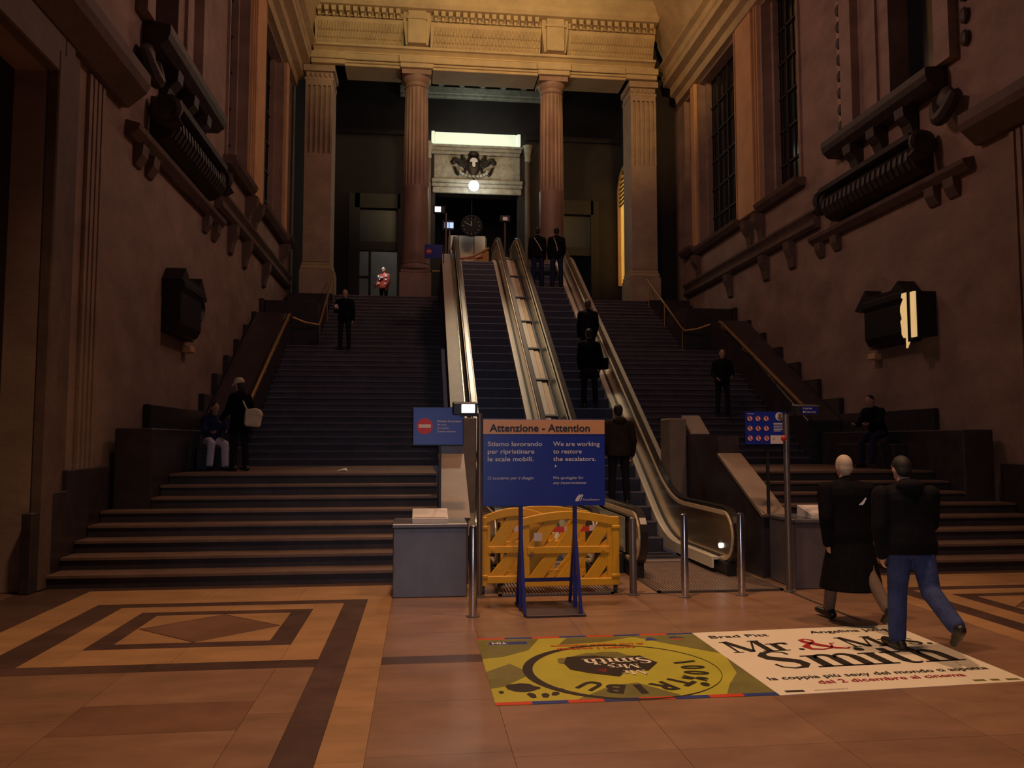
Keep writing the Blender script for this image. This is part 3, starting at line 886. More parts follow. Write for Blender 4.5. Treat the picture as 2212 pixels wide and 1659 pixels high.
ZMAP = [(15, 15), (15.96, 15.96), (16.6, 16.42), (16.98, 16.72), (17.9, 17.68), (18.2, 17.98), (18.7, 18.7), (20, 20)]


def zmap(z):
    for (a, b_), (c, d_) in zip(ZMAP, ZMAP[1:]):
        if z <= c:
            return b_ + (z - a) * (d_ - b_) / (c - a)
    return z


for o in t.children:
    if o.scale.z != 1.0:
        za, zb = zmap(o.location.z + 16 - o.scale.z / 2), zmap(o.location.z + 16 + o.scale.z / 2)
        o.location.z = (za + zb) / 2 - 16
        o.scale.z = zb - za
    else:
        for v in o.data.vertices:
            v.co.z = zmap(v.co.z + 16) - 16
struct('wall_attic', MB().box(EX0 - 1.5, EX1 + 1.5, 29.3, 29.9, 18.704, 21.5), 'ent')

# ---------------------------------------------------------------- side walls
trim_n = [10]


def tname():
    trim_n[0] += 1
    return 'trim_%d' % trim_n[0]


def side(left):
    wx = XL if left else XR
    n = 1 if left else -1
    s = 'left' if left else 'right'

    def bx(mb, y0, y1, z0, z1, d0, d1):
        return mb.box(wx + n * (d0 or 0.004), wx + n * (d1 or (0.004 if d0 > 0 else 0.0)), y0, y1, z0, z1)

    def prf(mb, poly, y0, y1):
        return mb.prism([(wx + n * (p[0] or 0.004), p[1]) for p in poly], 'y', y0, y1)
    # wall with openings: (y0, y1, z0, z1)
    wins = [(20.5, 22.7, 9.0, 15.2), (24.75, 28.3, 9.0, 15.2), (29.0, 29.85, 9.2, 15.2)]
    wall = MB()
    bx(wall, -7, 6.3, 0, 19, -0.6, 0)
    bx(wall, 6.3, 10.9, 6.75, 19, -0.6, 0)
    bx(wall, 10.9, 31.3, 0, 9.0, -0.6, 0)
    bx(wall, 10.9, 14.75, 9.0, 19, -0.6, 0)
    bx(wall, 14.75, 16.2, 14.5, 19, -0.6, 0)
    ys = [16.2]
    for a, b_, z0, z1 in wins:
        bx(wall, ys[-1], a, 9.0, 19, -0.6, 0)
        bx(wall, a, b_, z1, 19, -0.6, 0)
        if z0 > 9.0:
            bx(wall, a, b_, 9.0, z0, -0.6, 0)
        ys.append(b_)
    bx(wall, ys[-1], 31.3, 9.0, 19, -0.6, 0)
    struct('wall_' + s, wall, 'wall')
    # monumental doorway nearest the viewer
    d = struct('door_%d' % (3 if left else 4), loc=(wx, 8.6, 0))
    ob('door_leaf', bx(MB(), 6.3, 10.9, 0, 6.75, -0.5, -0.4), 'doorf', d)
    mb = MB()
    for k, (a, dd) in enumerate(((0.0, 0.16), (0.3, 0.10), (0.6, 0.05))):
        bx(mb, 10.9 + a, 10.9 + a + 0.3, 0, 6.75 + a + 0.3, 0, dd)
        bx(mb, 6.0, 10.9 + a, 6.75 + a, 6.75 + a + 0.3, 0, dd)
    ob('door_frame', mb, 'trimd', d, bevel=0.02)
    mb = MB()
    prf(mb, [(0, 7.35), (0.12, 7.35), (0.4, 7.6), (0.45, 7.72), (0.45, 7.9), (0, 8.0)], 3.0, 13.5)
    ob('door_hood', mb, 'trimd', d)
    # fluted strip between door and wall field
    mb = MB()
    for k in range(4):
        bx(mb, 12.15 + k * 0.16, 12.25 + k * 0.16, 1.3, 7.3, 0, 0.05)
    struct(tname(), mb, 'wall')
    # string courses with brackets
    mb = MB()
    prf(mb, [(0, 6.98), (0.1, 6.98), (0.22, 7.1), (0.24, 7.18), (0, 7.24)], 13.7, 19.8)
    struct(tname(), mb, 'trimd')
    for y in (14.1, 14.7, 18.5, 19.3):
        bk = ob('bracket', prf(MB(), [(0, 6.98), (0.17, 6.98), (0.15, 6.8), (0.05, 6.62), (0, 6.6)], y, y + 0.3), 'trimd')
        tag(bk, kind='structure')
        bk.name = tname()
    mb = MB()
    prf(mb, [(0, 7.42), (0.12, 7.42), (0.2, 7.5), (0.2, 7.62), (0.1, 7.66), (0.14, 7.74), (0.22, 7.84), (0.22, 7.9), (0, 7.95)], 19.5, 29.9)
    struct(tname(), mb, 'trimd')
    for y in (20.9, 22.6, 25.4):
        mb = prf(MB(), [(0, 7.42), (0.24, 7.42), (0.22, 7.2), (0.12, 6.95), (0.08, 6.7), (0, 6.65)], y, y + 0.34)
        struct(tname(), mb, 'trimd')
    for y in (22.85, 23.7, 28.4):      # consoles between string course and window sills
        mb = prf(MB(), [(0, 8.75), (0.34, 8.75), (0.3, 8.5), (0.14, 8.25), (0.1, 7.95), (0, 7.95)], y, y + 0.3)
        struct(tname(), mb, 'trimd')
    # windows
    for i, (a, b_, z0, z1) in enumerate(wins):
        wn = struct('window_%d' % (i + (1 if left else 5)), loc=(wx, (a + b_) / 2, z0))
        gx = -0.42
        nx = 4 if i == 1 else (3 if i == 0 else 1)
        nz = 6
        for q in range(nx):
            for r in range(nz):
                ya, yb = a + (b_ - a) * q / nx, a + (b_ - a) * (q + 1) / nx
                za, zb = z0 + (z1 - z0) * r / nz, z0 + (z1 - z0) * (r + 1) / nz
                piece('pane', 'glass', *sorted((wx + n * gx, wx + n * (gx - 0.02))), ya + 0.02, yb - 0.02, za + 0.02, zb - 0.02, wn)
        mb = MB()
        for q in range(nx + 1):
            yy = a + (b_ - a) * q / nx
            bx(mb, yy - 0.04, yy + 0.04, z0, z1, gx - 0.03, gx + 0.06)
            if q < nx:
                yy += (b_ - a) / nx / 2
                bx(mb, yy - 0.015, yy + 0.015, z0, z1, gx, gx + 0.03)
        for r in range(nz + 1):
            zz = z0 + (z1 - z0) * r / nz
            bx(mb, a, b_, zz - 0.03, zz + 0.03, gx - 0.03, gx + 0.06)
        ob('mullions', mb, 'mull', wn)
        mb = MB()
        bx(mb, a - 0.12, a, z0, z1, 0, 0.06); bx(mb, b_, b_ + 0.12, z0, z1, 0, 0.06)
        bx(mb, b_ - 0.2, b_, z0, z1, -0.4, -0.22)
        ob('window_frame', mb, 'wall', wn)
        mb = MB()
        prf(mb, [(0, z0 - 0.22), (0.18, z0 - 0.22), (0.3, z0 - 0.1), (0.34, z0), (-0.4, z0 + 0.02), (-0.4, z0 - 0.1)], a - 0.25, b_ + 0.25)
        ob('window_sill', mb, 'trimd', wn)
    # pier strips with raised faces paler than the wall
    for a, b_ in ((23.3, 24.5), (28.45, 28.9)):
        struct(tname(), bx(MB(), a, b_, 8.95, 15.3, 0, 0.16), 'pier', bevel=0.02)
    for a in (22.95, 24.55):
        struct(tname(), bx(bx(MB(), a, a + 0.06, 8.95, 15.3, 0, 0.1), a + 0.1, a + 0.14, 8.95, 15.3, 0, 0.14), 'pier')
    # long side entablature, lit along its lower edges
    mb = MB()
    ext = 0.85
    prf(mb, [(0, 15.3), (0.2, 15.3), (0.25, 15.55), (0.45, 15.6), (0.45, 15.95), (0.74, 15.98), (0.74, 16.2), (0.8, 16.24), (0.8, 16.40), (0.7, 16.45), (0.75, 16.6), (ext + 0.1, 16.66), (ext + 0.1, 16.75), (0, 16.75)], 8, 30.4)
    prf(mb, [(0, 16.75), (0.66, 16.75), (0.74, 17.15), (0.95, 17.62), (0.95, 17.8), (1.3, 18.2), (1.4, 18.4), (1.55, 18.7), (0, 18.7)], 8, 30.4)
    struct(tname(), mb, 'ent')
    # aedicule: balcony-like window with deep sill
    a = thing('window_aedicule', 'dark carved window surround with a deep sill high on the %s wall' % s, 'window surround', (wx, 16.2, 8.9))
    mb = MB()
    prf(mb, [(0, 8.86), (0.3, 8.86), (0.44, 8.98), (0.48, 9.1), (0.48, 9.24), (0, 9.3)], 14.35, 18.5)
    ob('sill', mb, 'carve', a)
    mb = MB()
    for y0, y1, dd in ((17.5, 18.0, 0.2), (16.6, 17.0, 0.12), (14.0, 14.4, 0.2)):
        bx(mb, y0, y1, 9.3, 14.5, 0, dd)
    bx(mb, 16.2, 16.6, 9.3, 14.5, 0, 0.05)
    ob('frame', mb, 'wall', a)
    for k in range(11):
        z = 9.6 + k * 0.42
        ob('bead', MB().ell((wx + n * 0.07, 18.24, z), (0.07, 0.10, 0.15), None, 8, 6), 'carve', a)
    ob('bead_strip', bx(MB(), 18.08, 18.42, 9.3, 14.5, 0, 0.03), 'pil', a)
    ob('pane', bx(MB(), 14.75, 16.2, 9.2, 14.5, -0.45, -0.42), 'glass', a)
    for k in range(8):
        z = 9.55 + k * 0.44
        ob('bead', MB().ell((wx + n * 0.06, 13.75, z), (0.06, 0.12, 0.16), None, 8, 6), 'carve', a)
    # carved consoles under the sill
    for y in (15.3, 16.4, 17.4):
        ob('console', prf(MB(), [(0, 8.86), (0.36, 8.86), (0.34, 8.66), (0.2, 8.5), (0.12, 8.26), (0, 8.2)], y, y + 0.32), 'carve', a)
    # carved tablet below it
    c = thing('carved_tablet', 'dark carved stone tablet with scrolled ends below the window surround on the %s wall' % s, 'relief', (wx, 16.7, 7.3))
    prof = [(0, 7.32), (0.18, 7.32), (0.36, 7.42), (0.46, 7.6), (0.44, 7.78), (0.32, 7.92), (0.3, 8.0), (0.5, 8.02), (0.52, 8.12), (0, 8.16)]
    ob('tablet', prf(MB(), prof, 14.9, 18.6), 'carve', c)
    mb = MB()
    for k in range(18):
        y = 15.0 + k * 0.2
        prf(mb, [(0.18, 7.34), (0.40, 7.42), (0.5, 7.6), (0.48, 7.78), (0.34, 7.92), (0.3, 7.9)], y, y + 0.11)
    ob('gadroons', mb, 'carve', c)
    for y in (14.75, 18.75):
        mb = MB()
        sp = [(wx + n * (0.38 + (0.06 + 0.011 * k) * math.cos(k * 0.7)), y, 7.85 + (0.06 + 0.014 * k) * math.sin(k * 0.7)) for k in range(18)]
        mb.tube(sp, [0.05 + 0.003 * k for k in range(18)], 6)
        mb.ell((wx + n * 0.25, y, 7.85), (0.235, 0.12, 0.28), None, 10, 8)
        ob('volute', mb, 'carve', c, smooth=True)
    ob('festoon', MB().tube([(wx + n * (0.2 + 0.1 * math.sin(k / 10 * PI)), 13.9 + 0.6 * k / 10, 8.55 - 0.4 * math.sin(k / 10 * PI)) for k in range(11)], [0.1 + 0.05 * math.sin(k / 10 * PI) for k in range(11)], 8).ell((wx + n * 0.15, 14.2, 8.5), (0.14, 0.25, 0.3), None, 8, 6), 'carve', c, smooth=True)
    # wall sconce
    l = thing('wall_sconce', 'dark bronze wall sconce with pointed crest on the %s wall%s' % (s, ', unlit' if left else ', its side glass glowing amber'), 'wall lamp', (wx, 16.3, 4.5))
    y0, y1 = (15.85, 17.3) if left else (15.45, 17.0)
    ob('body', prf(MB(), [(0, 3.95), (0.28, 4.0), (0.36, 4.15), (0.36, 4.75), (0.42, 4.85), (0.42, 4.98), (0, 5.05)], y0, y1), 'bronze', l, bevel=0.02)
    ya, yb = y0 - 0.05, y1 + 0.35
    ob('crest', MB().prism([(ya, 4.98), (ya + 0.25, 5.24), (ya + 0.5, 5.08), (yb - 0.6, 5.08), (yb - 0.45, 5.26), (yb, 4.86), (yb - 0.2, 4.8)], 'x', wx + n * 0.004, wx + n * 0.38), 'bronze', l)
    ob('bracket', MB().prism([(y1 - 0.15, 3.95), (y1 + 0.1, 3.95), (y1 + 0.22, 4.8), (y1, 4.85)], 'x', wx + n * 0.004, wx + n * 0.2), 'trimd', l)
    ob('foot', bx(MB(), y1 - 0.1, y1 + 0.2, 3.72, 3.86, 0, 0.2), 'pier', l, bevel=0.02)
    if not left:
        edge = [(15.40, 4.92), (15.42, 4.84), (15.36, 4.8), (15.46, 4.66), (15.47, 4.56), (15.42, 4.4), (15.47, 4.35), (15.44, 4.2), (15.44, 4.08), (15.38, 4.0), (15.3, 4.0), (15.3, 3.78), (15.2, 3.92), (15.2, 4.92)]
        ob('side_glass', MB().prism(edge, 'x', wx - 0.42, wx - 0.46), 'sconce', l)
        ob('side_glass', MB().box(wx - 0.46, wx - 0.42, 14.98, 15.12, 3.98, 4.9), 'sconce', l)
        ob('side_back', MB().box(wx - 0.42, wx - 0.004, 14.96, 15.46, 4.0, 4.9), 'bronze', l)
        ob('glass_bar', MB().box(wx - 0.48, wx - 0.41, 15.12, 15.2, 3.9, 4.95), 'bronze', l)
    else:
        ob('scroll', MB().tube([(wx + 0.2, y1 + 0.1 + 0.35 * math.sin(k / 8 * PI), 5.0 - 0.6 * k / 8) for k in range(9)], 0.12, 8), 'bronze', l, smooth=True)
    # stepped dark dado rising beside the stairs
    dd = thing('stepped_dado', 'dark marble wainscot rising in blocks along the stairs on the %s wall' % s, 'wainscot', (wx, 18, 0))
    tops = [(5, 10.9, 0.98), (10.9, 11.7, 1.22), (11.7, 13.2, 1.5), (15.0, 18.6, 2.55)]
    zz = 2.95
    y = 18.6
    for k in range(6):
        tops.append((y, y + 1.08, zz)); y += 1.08; zz += 0.545
    tops.append((y, 29.3, 6.25))
    for (a_, b2, zt) in tops:
        if a_ == 5:
            a_ = 11.0 - 0.3
            b2 = 11.05
            zt = 1.0
        zb = 0 if b2 < 19 else ZL - 0.05
        ob('block', bx(MB(), a_ + 0.004, b2 - 0.004, zb, zt, 0, 0.13), 'dado', dd, bevel=0.012)
    ob('block', bx(MB(), 4.0, 6.0, 0, 0.98, 0, 0.12), 'dado', dd)
    p = thing('stone_plinth', 'dark stone plinth block at the %s end of the landing' % s, 'plinth', (wx, 13.2, 0))
    ob('block', bx(MB(), 13.31, YLB - 0.01, 0, 2.1, 0.14, 0.72), 'dado', p, bevel=0.02)
    ly, lh, ld = (15.80, 0.425, 1.28) if left else (15.0, 0.50, 0.99)
    ob('ledge', bx(MB(), ly, 17.2, ZL + 0.002, ZL + lh, 0.722, ld), 'dado', p, bevel=0.02)
    # side block that carries the pilaster and parapet at the foot of the top flight
    q = thing('stone_parapet', 'dark stone parapet beside the long flight on the %s with its brass handrail above' % s, 'parapet', (wx, 22, ZL))
    ob('parapet_wall', MB().prism([(YLB + 0.1, ZL), (YLB + 0.1, ZL + 1.05), (YM0, ZM + 0.95), (YM1, ZM + 0.95), (YM1, ZL)], 'x', wx + n * 0.135, wx + n * 1.0), 'dado', q, bevel=0.02)
    ob('block', bx(MB(), YM1 + 0.01, 29.3, ZM - 0.2, 6.22, 0.135, 1.74), 'dado', q, bevel=0.02)
    ob('block', bx(MB(), 29.31, 31.15, ZM - 0.2, ZT - 0.004, 0.135, 1.74), 'dado', q, bevel=0.02)
    # handrails
    h = thing('handrail', 'brass handrail along the long flight on the %s' % s, 'handrail', (wx + n * 1.13, YLB, ZL))
    hx = wx + n * 1.13
    ob('rail', MB().tube([(hx, 18.3, 2.62), (hx, 18.5, 2.76), (hx, 23.6, 5.5), (hx, 23.8, 5.56)], 0.045, 8), 'brass', h, smooth=True)
    for y in (18.6, 20.3, 22.0, 23.6):
        z = 2.76 + (y - 18.5) * 0.537
        ob('rail_bracket', MB().tube([(hx, y, z - 0.04), (hx, y, z - 0.14), (hx - n * 0.12, y, z - 0.22)], 0.02, 6), 'brass', h)
    h = thing('handrail', 'bent brass handrail of the upper narrow flight on the %s' % s, 'handrail', (wx + n * 1.75, YM1, ZM))
    hx = wx + n * 1.8
    ob('rail', MB().tube([(hx - n * 0.75, 24.75, 5.62), (hx - n * 0.4, 24.95, 5.5), (hx, 25.1, 5.45)], 0.035, 8), 'brass', h, smooth=True)
    ob('rail', MB().tube([(hx, 25.1, 5.45), (hx, 25.4, 5.6), (hx, 29.2, 7.95)], 0.035, 8), 'brass', h, smooth=True)
    for y in (25.3, 27.2, 29.1):
        z = 5.6 + (y - 25.4) * 0.618
        ob('rail_post', MB().tube([(hx, y, z - 0.03), (hx, y, ZM + (int((y - YM1) / T3) + 1) * R1 + 0.002)], 0.02, 6), 'brass', h)


side(True)
side(False)

# ---------------------------------------------------------------- escalators
SL = 0.655

YE0, YE1 = 13.6, 13.6 + ZE / SL


def eline(h, ya=11.15, yb=26.8, r=0.7):
    """poly-line h above the nosing line, flat at both ends, with eased bends"""
    P = [(ya, h)]
    for i in range(7):
        t_ = i / 6
        y = YE0 - r + 2 * r * t_
        P.append((y, h + SL * r * t_ * t_))
    for i in range(7):
        t_ = i / 6
        y = YE1 - r + 2 * r * t_
        P.append((y, h + ZE - SL * r * (1 - t_) ** 2))
    P.append((yb, h + ZE))
    return P


def escalator(label, xl, xr, s0, s1):
    t = thing('escalator', label, 'escalator', ((s0 + s1) / 2, 12.3, 0))
    # steps
    tr = 0.36
    y = 12.55
    k = 0
    me = None
    while y < YE1 + 0.3:
        yy = y + tr / 2 + 0.12
        z = 0.0 if yy < YE0 else min(ZE, SL * (yy - YE0))
        zn = 0.02 + z
        if me is None:
            b = MB().box(s0, s1, 0, tr + 0.03, -0.03, 0)
            nb = 26
            for i in range(nb):
                x = s0 + (s1 - s0) * (i + 0.5) / nb
                b.box(x - 0.009, x + 0.009, 0.0, tr + 0.03, 0, 0.012)
                b.box(x - 0.012, x + 0.012, -0.008, 0.0, -0.24, 0)
            b.box(s0, s1, 0, 0.02, -0.26, -0.03)
            st = ob('step', b, 'estep', t)
            me = st
            base = wloc(t)
            st.location = Vector((0, y, zn))
            # mesh was stored relative to the thing, so only the step offset is needed
            ed = ob('edge_highlight', MB().box(s0, s1, -0.014, 0.012, -0.012, 0.016), 'eedge', t)  # painted highlight along each step front
            ed.location = Vector((0, y, zn))
        else:
            copy_at(me, t, Vector((0, y, zn)))
            copy_at(ed, t, Vector((0, y, zn)))
        y += tr
        k += 1
    ob('floor_plate', MB().box(s0 - 0.05, s1 + 0.05, 12.36, 12.6, 0.0, 0.03), 'grate', t)
    ob('truss', MB().strip([(p[0], p[1]) for p in eline(-0.3, 12.9, 25.2)], [(p[0], p[1] - 0.5) for p in eline(-0.3, 12.9, 25.2)], 'x', s0, s1), 'black', t)
    for sg, hx, sx_ in ((-1, xl, s0), (1, xr, s1)):
        # skirt: upright panel beside the steps and the narrow sloping top
        sk = eline(0.2, 11.3, 26.2)
        lo = eline(-0.12, 11.3, 26.2)
        lo = [(p[0], max(p[1], 0.08)) for p in lo]
        sk_ = ob('skirt', MB().strip(sk, lo, 'x', sx_, sx_ + sg * 0.03), 'skirt', t)
        a = eline(0.2, 11.3, 26.2); b_ = eline(0.24, 11.3, 26.2)
        ob('skirt_top', MB().strip(b_, a, 'x', sx_, hx - sg * 0.02), 'skirt', sk_)
        ob('joint', MB().strip(eline(0.265, 11.3, 26.2), eline(0.24, 11.3, 26.2), 'x', hx - sg * 0.045, hx + sg * 0.0), 'jointd', t)
        # balustrade panel with its rounded front end
        topl = eline(0.86, 11.15, 26.8)
        botl = eline(0.24, 11.15, 26.8)
        bl_ = ob('balustrade', MB().strip(topl, botl, 'x', hx - 0.018, hx + 0.018), 'bal', t)
        fr = [(11.15 + 0.31 * math.cos(a_), 0.55 + 0.31 * math.sin(a_)) for a_ in [PI / 2 + PI * i / 12 for i in range(13)]]
        ob('balustrade_end', MB().prism(fr, 'x', hx - 0.018, hx + 0.018), 'bal', t)
        # guide rail and rubber handrail
        loop = [(11.6, 0.21), (11.15, 0.21)] + [(11.15 + 0.35 * math.cos(a_), 0.56 + 0.35 * math.sin(a_)) for a_ in [1.5 * PI - PI * i / 12 for i in range(1, 12)]] + [(p[0], p[1] + 0.91 - 0.86) for p in topl]
        inner = [(11.6, 0.25), (11.15, 0.25)] + [(11.15 + 0.31 * math.cos(a_), 0.56 + 0.31 * math.sin(a_)) for a_ in [1.5 * PI - PI * i / 12 for i in range(1, 12)]] + [(p[0], p[1] + 0.85 - 0.86) for p in topl]
        outer = [(11.6, 0.17), (11.15, 0.17)] + [(11.15 + 0.405 * math.cos(a_), 0.56 + 0.405 * math.sin(a_)) for a_ in [1.5 * PI - PI * i / 12 for i in range(1, 12)]] + [(p[0], p[1] + 0.97 - 0.86) for p in topl]
        gx = hx - 0.035
        ob('guide_rail', MB().strip(loop, inner, 'x', gx - 0.01, gx + 0.055), 'railm', bl_)
        ob('handrail', MB().strip(outer, loop, 'x', hx - 0.03, hx + 0.075), 'rubber', bl_, bevel=0.008)
        # newel base below the loop
        ob('newel_base', MB().prism([(10.95, 0.0), (10.95, 0.2), (11.6, 0.22), (13.2, 0.16), (13.2, 0)], 'x', hx - 0.07, hx + 0.07), 'black', t, bevel=0.01)
    return t


E1 = escalator('left escalator, closed, behind the yellow barrier and the blue notice', 1.06, 2.40, 1.24, 2.24)
E2 = escalator('right escalator with people riding up it', 3.02, 4.34, 3.20, 4.18)
ob('indicator', MB().prism([(11.3 + 0.035 * math.cos(a), 0.40 + 0.035 * math.sin(a)) for a in [2 * PI * i / 16 for i in range(16)]], 'x', 4.295, 4.32), 'lampon', E2)
# middle deck between the escalators
t = thing('escalator_deck', 'cream middle deck with dark cross joints between the two escalators', 'deck', (2.7, 13, 0))
yy = 12.2
L0 = eline(0.30, 11.4, 26)
L1 = eline(0.34, 11.4, 26)


def lz(h, y):
    P = eline(h, 11.0, 27)
    for a, b_ in zip(P, P[1:]):
        if a[0] <= y <= b_[0]:
            f = (y - a[0]) / (b_[0] - a[0] + 1e-9)
            return a[1] + (b_[1] - a[1]) * f
    return P[-1][1]


ob('deck_core', MB().strip(eline(0.28, 11.5, 26), [(p[0], p[1] - 0.5) for p in eline(0.28, 11.5, 26)], 'x', 2.475, 2.935), 'jointd', t)
yy = 11.5
while yy < 25.6:
    y2 = min(yy + 1.32, 26)
    ys = [yy + 0.02 + (y2 - yy - 0.06) * i / 5 for i in range(6)]
    for (x0, x1, m_, dz) in ((2.56, 2.74, 'deck', 0.04), (2.75, 2.86, 'decko', 0.02)):
        ob('deck_panel', MB().strip([(q, lz(0.30 + dz, q)) for q in ys], [(q, lz(0.27, q)) for q in ys], 'x', x0, x1), m_, t)
    ob('joint', MB().strip([(q, lz(0.37, q)) for q in (y2 - 0.06, y2)], [(q, lz(0.28, q)) for q in (y2 - 0.06, y2)], 'x', 2.5, 2.9), 'jointd', t)
    yy = y2
ob('side_panel', MB().strip(eline(0.80, 11.5, 26), eline(0.3, 11.5, 26), 'x', 2.94, 2.965), 'balg', t)

# stone parapets and outer decks beside the escalators
for sx, s in ((lambda x: x, 'left'), (mir, 'right')):
    t = thing('escalator_parapet', 'stone parapet with sloping light coping between escalator and stairs on the %s' % s, 'parapet', (sx(0.6), 12.4, 0))
    ob('outer_deck', MB().strip(eline(0.40, 14.2, 26), eline(0.34, 14.2, 26), 'x', sx(0.64), sx(0.94)), 'beige', t)
    ob('deck_trim', MB().strip(eline(0.43, 12.2, 26), eline(0.33, 12.2, 26), 'x', sx(0.94), sx(1.02)), 'balg', t)
    lo = [(p[0], max(0.0, p[1] - 1.6)) for p in eline(0.34, 14.2, 26)]
    ob('parapet_wall', MB().strip(eline(0.34, 14.2, 26), lo, 'x', sx(0.66), sx(0.92)), 'dark', t)
    ob('pier', MB().box(sx(0.66), sx(0.98), 13.95, 14.5, 0, 2.3), 'coping', t, bevel=0.02)
    ob('lower_wall', MB().prism([(10.85, 0), (10.85, 0.84), (12.43, 1.62), (12.43, 1.98), (14.2, 1.98), (14.2, 0)], 'x', sx(0.32), sx(0.66)), 'dado', t)
    ob('coping', MB().prism([(10.8, 0.84), (12.43, 1.65), (12.43, 1.70), (10.78, 0.88)], 'x', sx(0.29), sx(0.68)), 'coping', t)
    ob('coping', MB().prism([(13.75, 1.98), (14.25, 2.3), (14.25, 2.36), (13.72, 2.02)], 'x', sx(0.32), sx(0.66)), 'coping', t)
    p = thing('stone_pedestal', 'polished dark stone pedestal in front of the stairs on the %s' % s, 'pedestal', (sx(0.14), 10.4, 0))
    ob('block', MB().box(sx(-0.31), sx(0.59), 9.98, 10.755, 0, 0.84), 'box', p, bevel=0.012)
    ob('cap', MB().box(sx(-0.32), sx(0.60), 9.96, 10.77, 0.84, 0.89), 'box', p, bevel=0.01)
    q = thing('desk_plaque', 'white wedge-shaped plaque lying on the %s stone pedestal' % s, 'plaque', (sx(0.14), 10.15, 0.89))
    ob('wedge', MB().prism([(9.99, 0.89), (10.4, 0.89), (10.4, 1.04), (10.36, 1.04), (9.99, 0.955)], 'x', sx(-0.08), sx(0.36)), 'plaque', q, bevel=0.006)
    ob('face_plate', MB().add([(sx(-0.06), 10.0, 0.9635), (sx(0.34), 10.0, 0.9635), (sx(0.34), 10.35, 1.0435), (sx(-0.06), 10.35, 1.0435)], [(0, 1, 2, 3)]), 'whitep', q)

# ---------------------------------------------------------------- bollards, lamp posts, signs
for x, y, h, m_, lab in ((0.59, 8.87, 0.98, 'chrome', 'polished steel bollard standing alone before the left stone pedestal'),
                         (2.64, 9.87, 0.95, 'gunm', 'dull grey bollard at the right end of the yellow barrier'),
                         (3.23, 9.66, 1.01, 'chrome', 'polished steel bollard before the middle of the right escalator'),
                         (3.96, 9.69, 1.01, 'chrome', 'polished steel bollard before the newel of the right escalator')):
    t = thing('bollard', lab, 'bollard', (x, y, 0))
    ob('post', MB().lathe([(0.045, 0.01), (0.045, h - 0.03), (0.038, h - 0.01), (0.02, h)], (x, y, 0), 20), m_, t, smooth=True)
    ob('foot_ring', MB().lathe([(0.075, 0), (0.075, 0.012), (0.05, 0.02)], (x, y, 0), 20), 'gunm', t, smooth=True)


def floodlight(t, x, y, z, w_=0.30, h_=0.15, lit=True):
    ob('housing', MB().prism([(y - 0.10, z), (y - 0.10, z + h_), (y + 0.08, z + h_ + 0.02), (y + 0.12, z + 0.03)], 'x', x - w_ / 2, x + w_ / 2), 'black', t, bevel=0.012)
    if lit:
        d = ob('diffuser', MB().box(x - 0.045, x + 0.115, y - 0.108, y - 0.098, z + 0.028, z + h_ - 0.022), 'lampon', t, bevel=0.004)


t = thing('lamp_post', 'steel lamp post left of the blue notice with a small floodlight glaring white', 'lamp post', (0.74, 9.94, 0))
ob('post', MB().lathe([(0.036, 0), (0.036, 2.24)], (0.74, 9.94, 0), 16), 'gunm', t, smooth=True)
ob('foot_ring', MB().lathe([(0.07, 0), (0.07, 0.012), (0.04, 0.02)], (0.74, 9.94, 0), 16), 'gunm', t)
ob('arm', MB().box(0.5, 0.76, 9.92, 9.96, 2.2, 2.24), 'black', t)
floodlight(t, 0.55, 9.86, 2.21)
t = thing('lamp_post', 'steel lamp post right of the right escalator with a small blue tag', 'lamp post', (4.66, 9.86, 0))
ob('post', MB().lathe([(0.04, 0), (0.04, 2.24)], (4.66, 9.86, 0), 16), 'gunm', t, smooth=True)
ob('foot_ring', MB().lathe([(0.07, 0), (0.07, 0.012), (0.04, 0.02)], (4.66, 9.86, 0), 16), 'gunm', t)
ob('arm', MB().box(4.64, 4.9, 9.85, 9.89, 2.22, 2.26), 'black', t)
floodlight(t, 4.92, 9.84, 2.22, 0.3, 0.13, lit=False)
g = ob('tag_plate', MB().box(4.81, 5.03, 9.728, 9.738, 2.235, 2.335), 'bluef', t)
text('Uscita', (4.83, 9.725, 2.30), (1, 0, 0), (0, 0, 1), width=0.12, height=0.022, parent=g)
text('Exit', (4.83, 9.725, 2.255), (1, 0, 0), (0, 0, 1), width=0.17, height=0.022, parent=g)

t = thing('no_entry_sign', 'blue panel with a red no-entry disc on a thin post behind the left pedestal', 'sign', (0.27, 10.74, 0.89))
Y0 = 10.68
ob('panel', MB().box(-0.08, 0.57, Y0, Y0 + 0.03, 1.85, 2.335), 'blue', t)
ob('edge_frame', MB().box(-0.09, 0.58, Y0 + 0.012, Y0 + 0.045, 1.835, 1.85).box(0.57, 0.585, Y0, Y0 + 0.045, 1.84, 2.34).box(-0.09, 0.58, Y0 + 0.012, Y0 + 0.045, 2.335, 2.345), 'black', t)
ob('post', MB().box(0.255, 0.29, Y0 + 0.045, Y0 + 0.08, 0.89, 2.3), 'black', t)
dk_ = ob('disc', MB().prism([(0.068 + 0.105 * math.cos(a), 2.09 + 0.105 * math.sin(a)) for a in [2 * PI * i / 28 for i in range(28)]], 'y', Y0 - 0.003, Y0), 'red', t)
ob('bar', MB().box(-0.012, 0.148, Y0 - 0.005, Y0 - 0.003, 2.07, 2.115), 'whitep', dk_)
for s_, z, wd in (('Divieto di accesso', 2.145, 0.315), ('No entry', 2.10, 0.12), ('Sens interdit', 2.055, 0.15), ('Zutritt verboten', 2.01, 0.24)):
    text(s_, (0.232, Y0 - 0.002, z), (1, 0, 0), (0, 0, 1), width=wd, height=0.026, bold=0.012 if z > 2.13 else 0, parent=t, m='whitep')

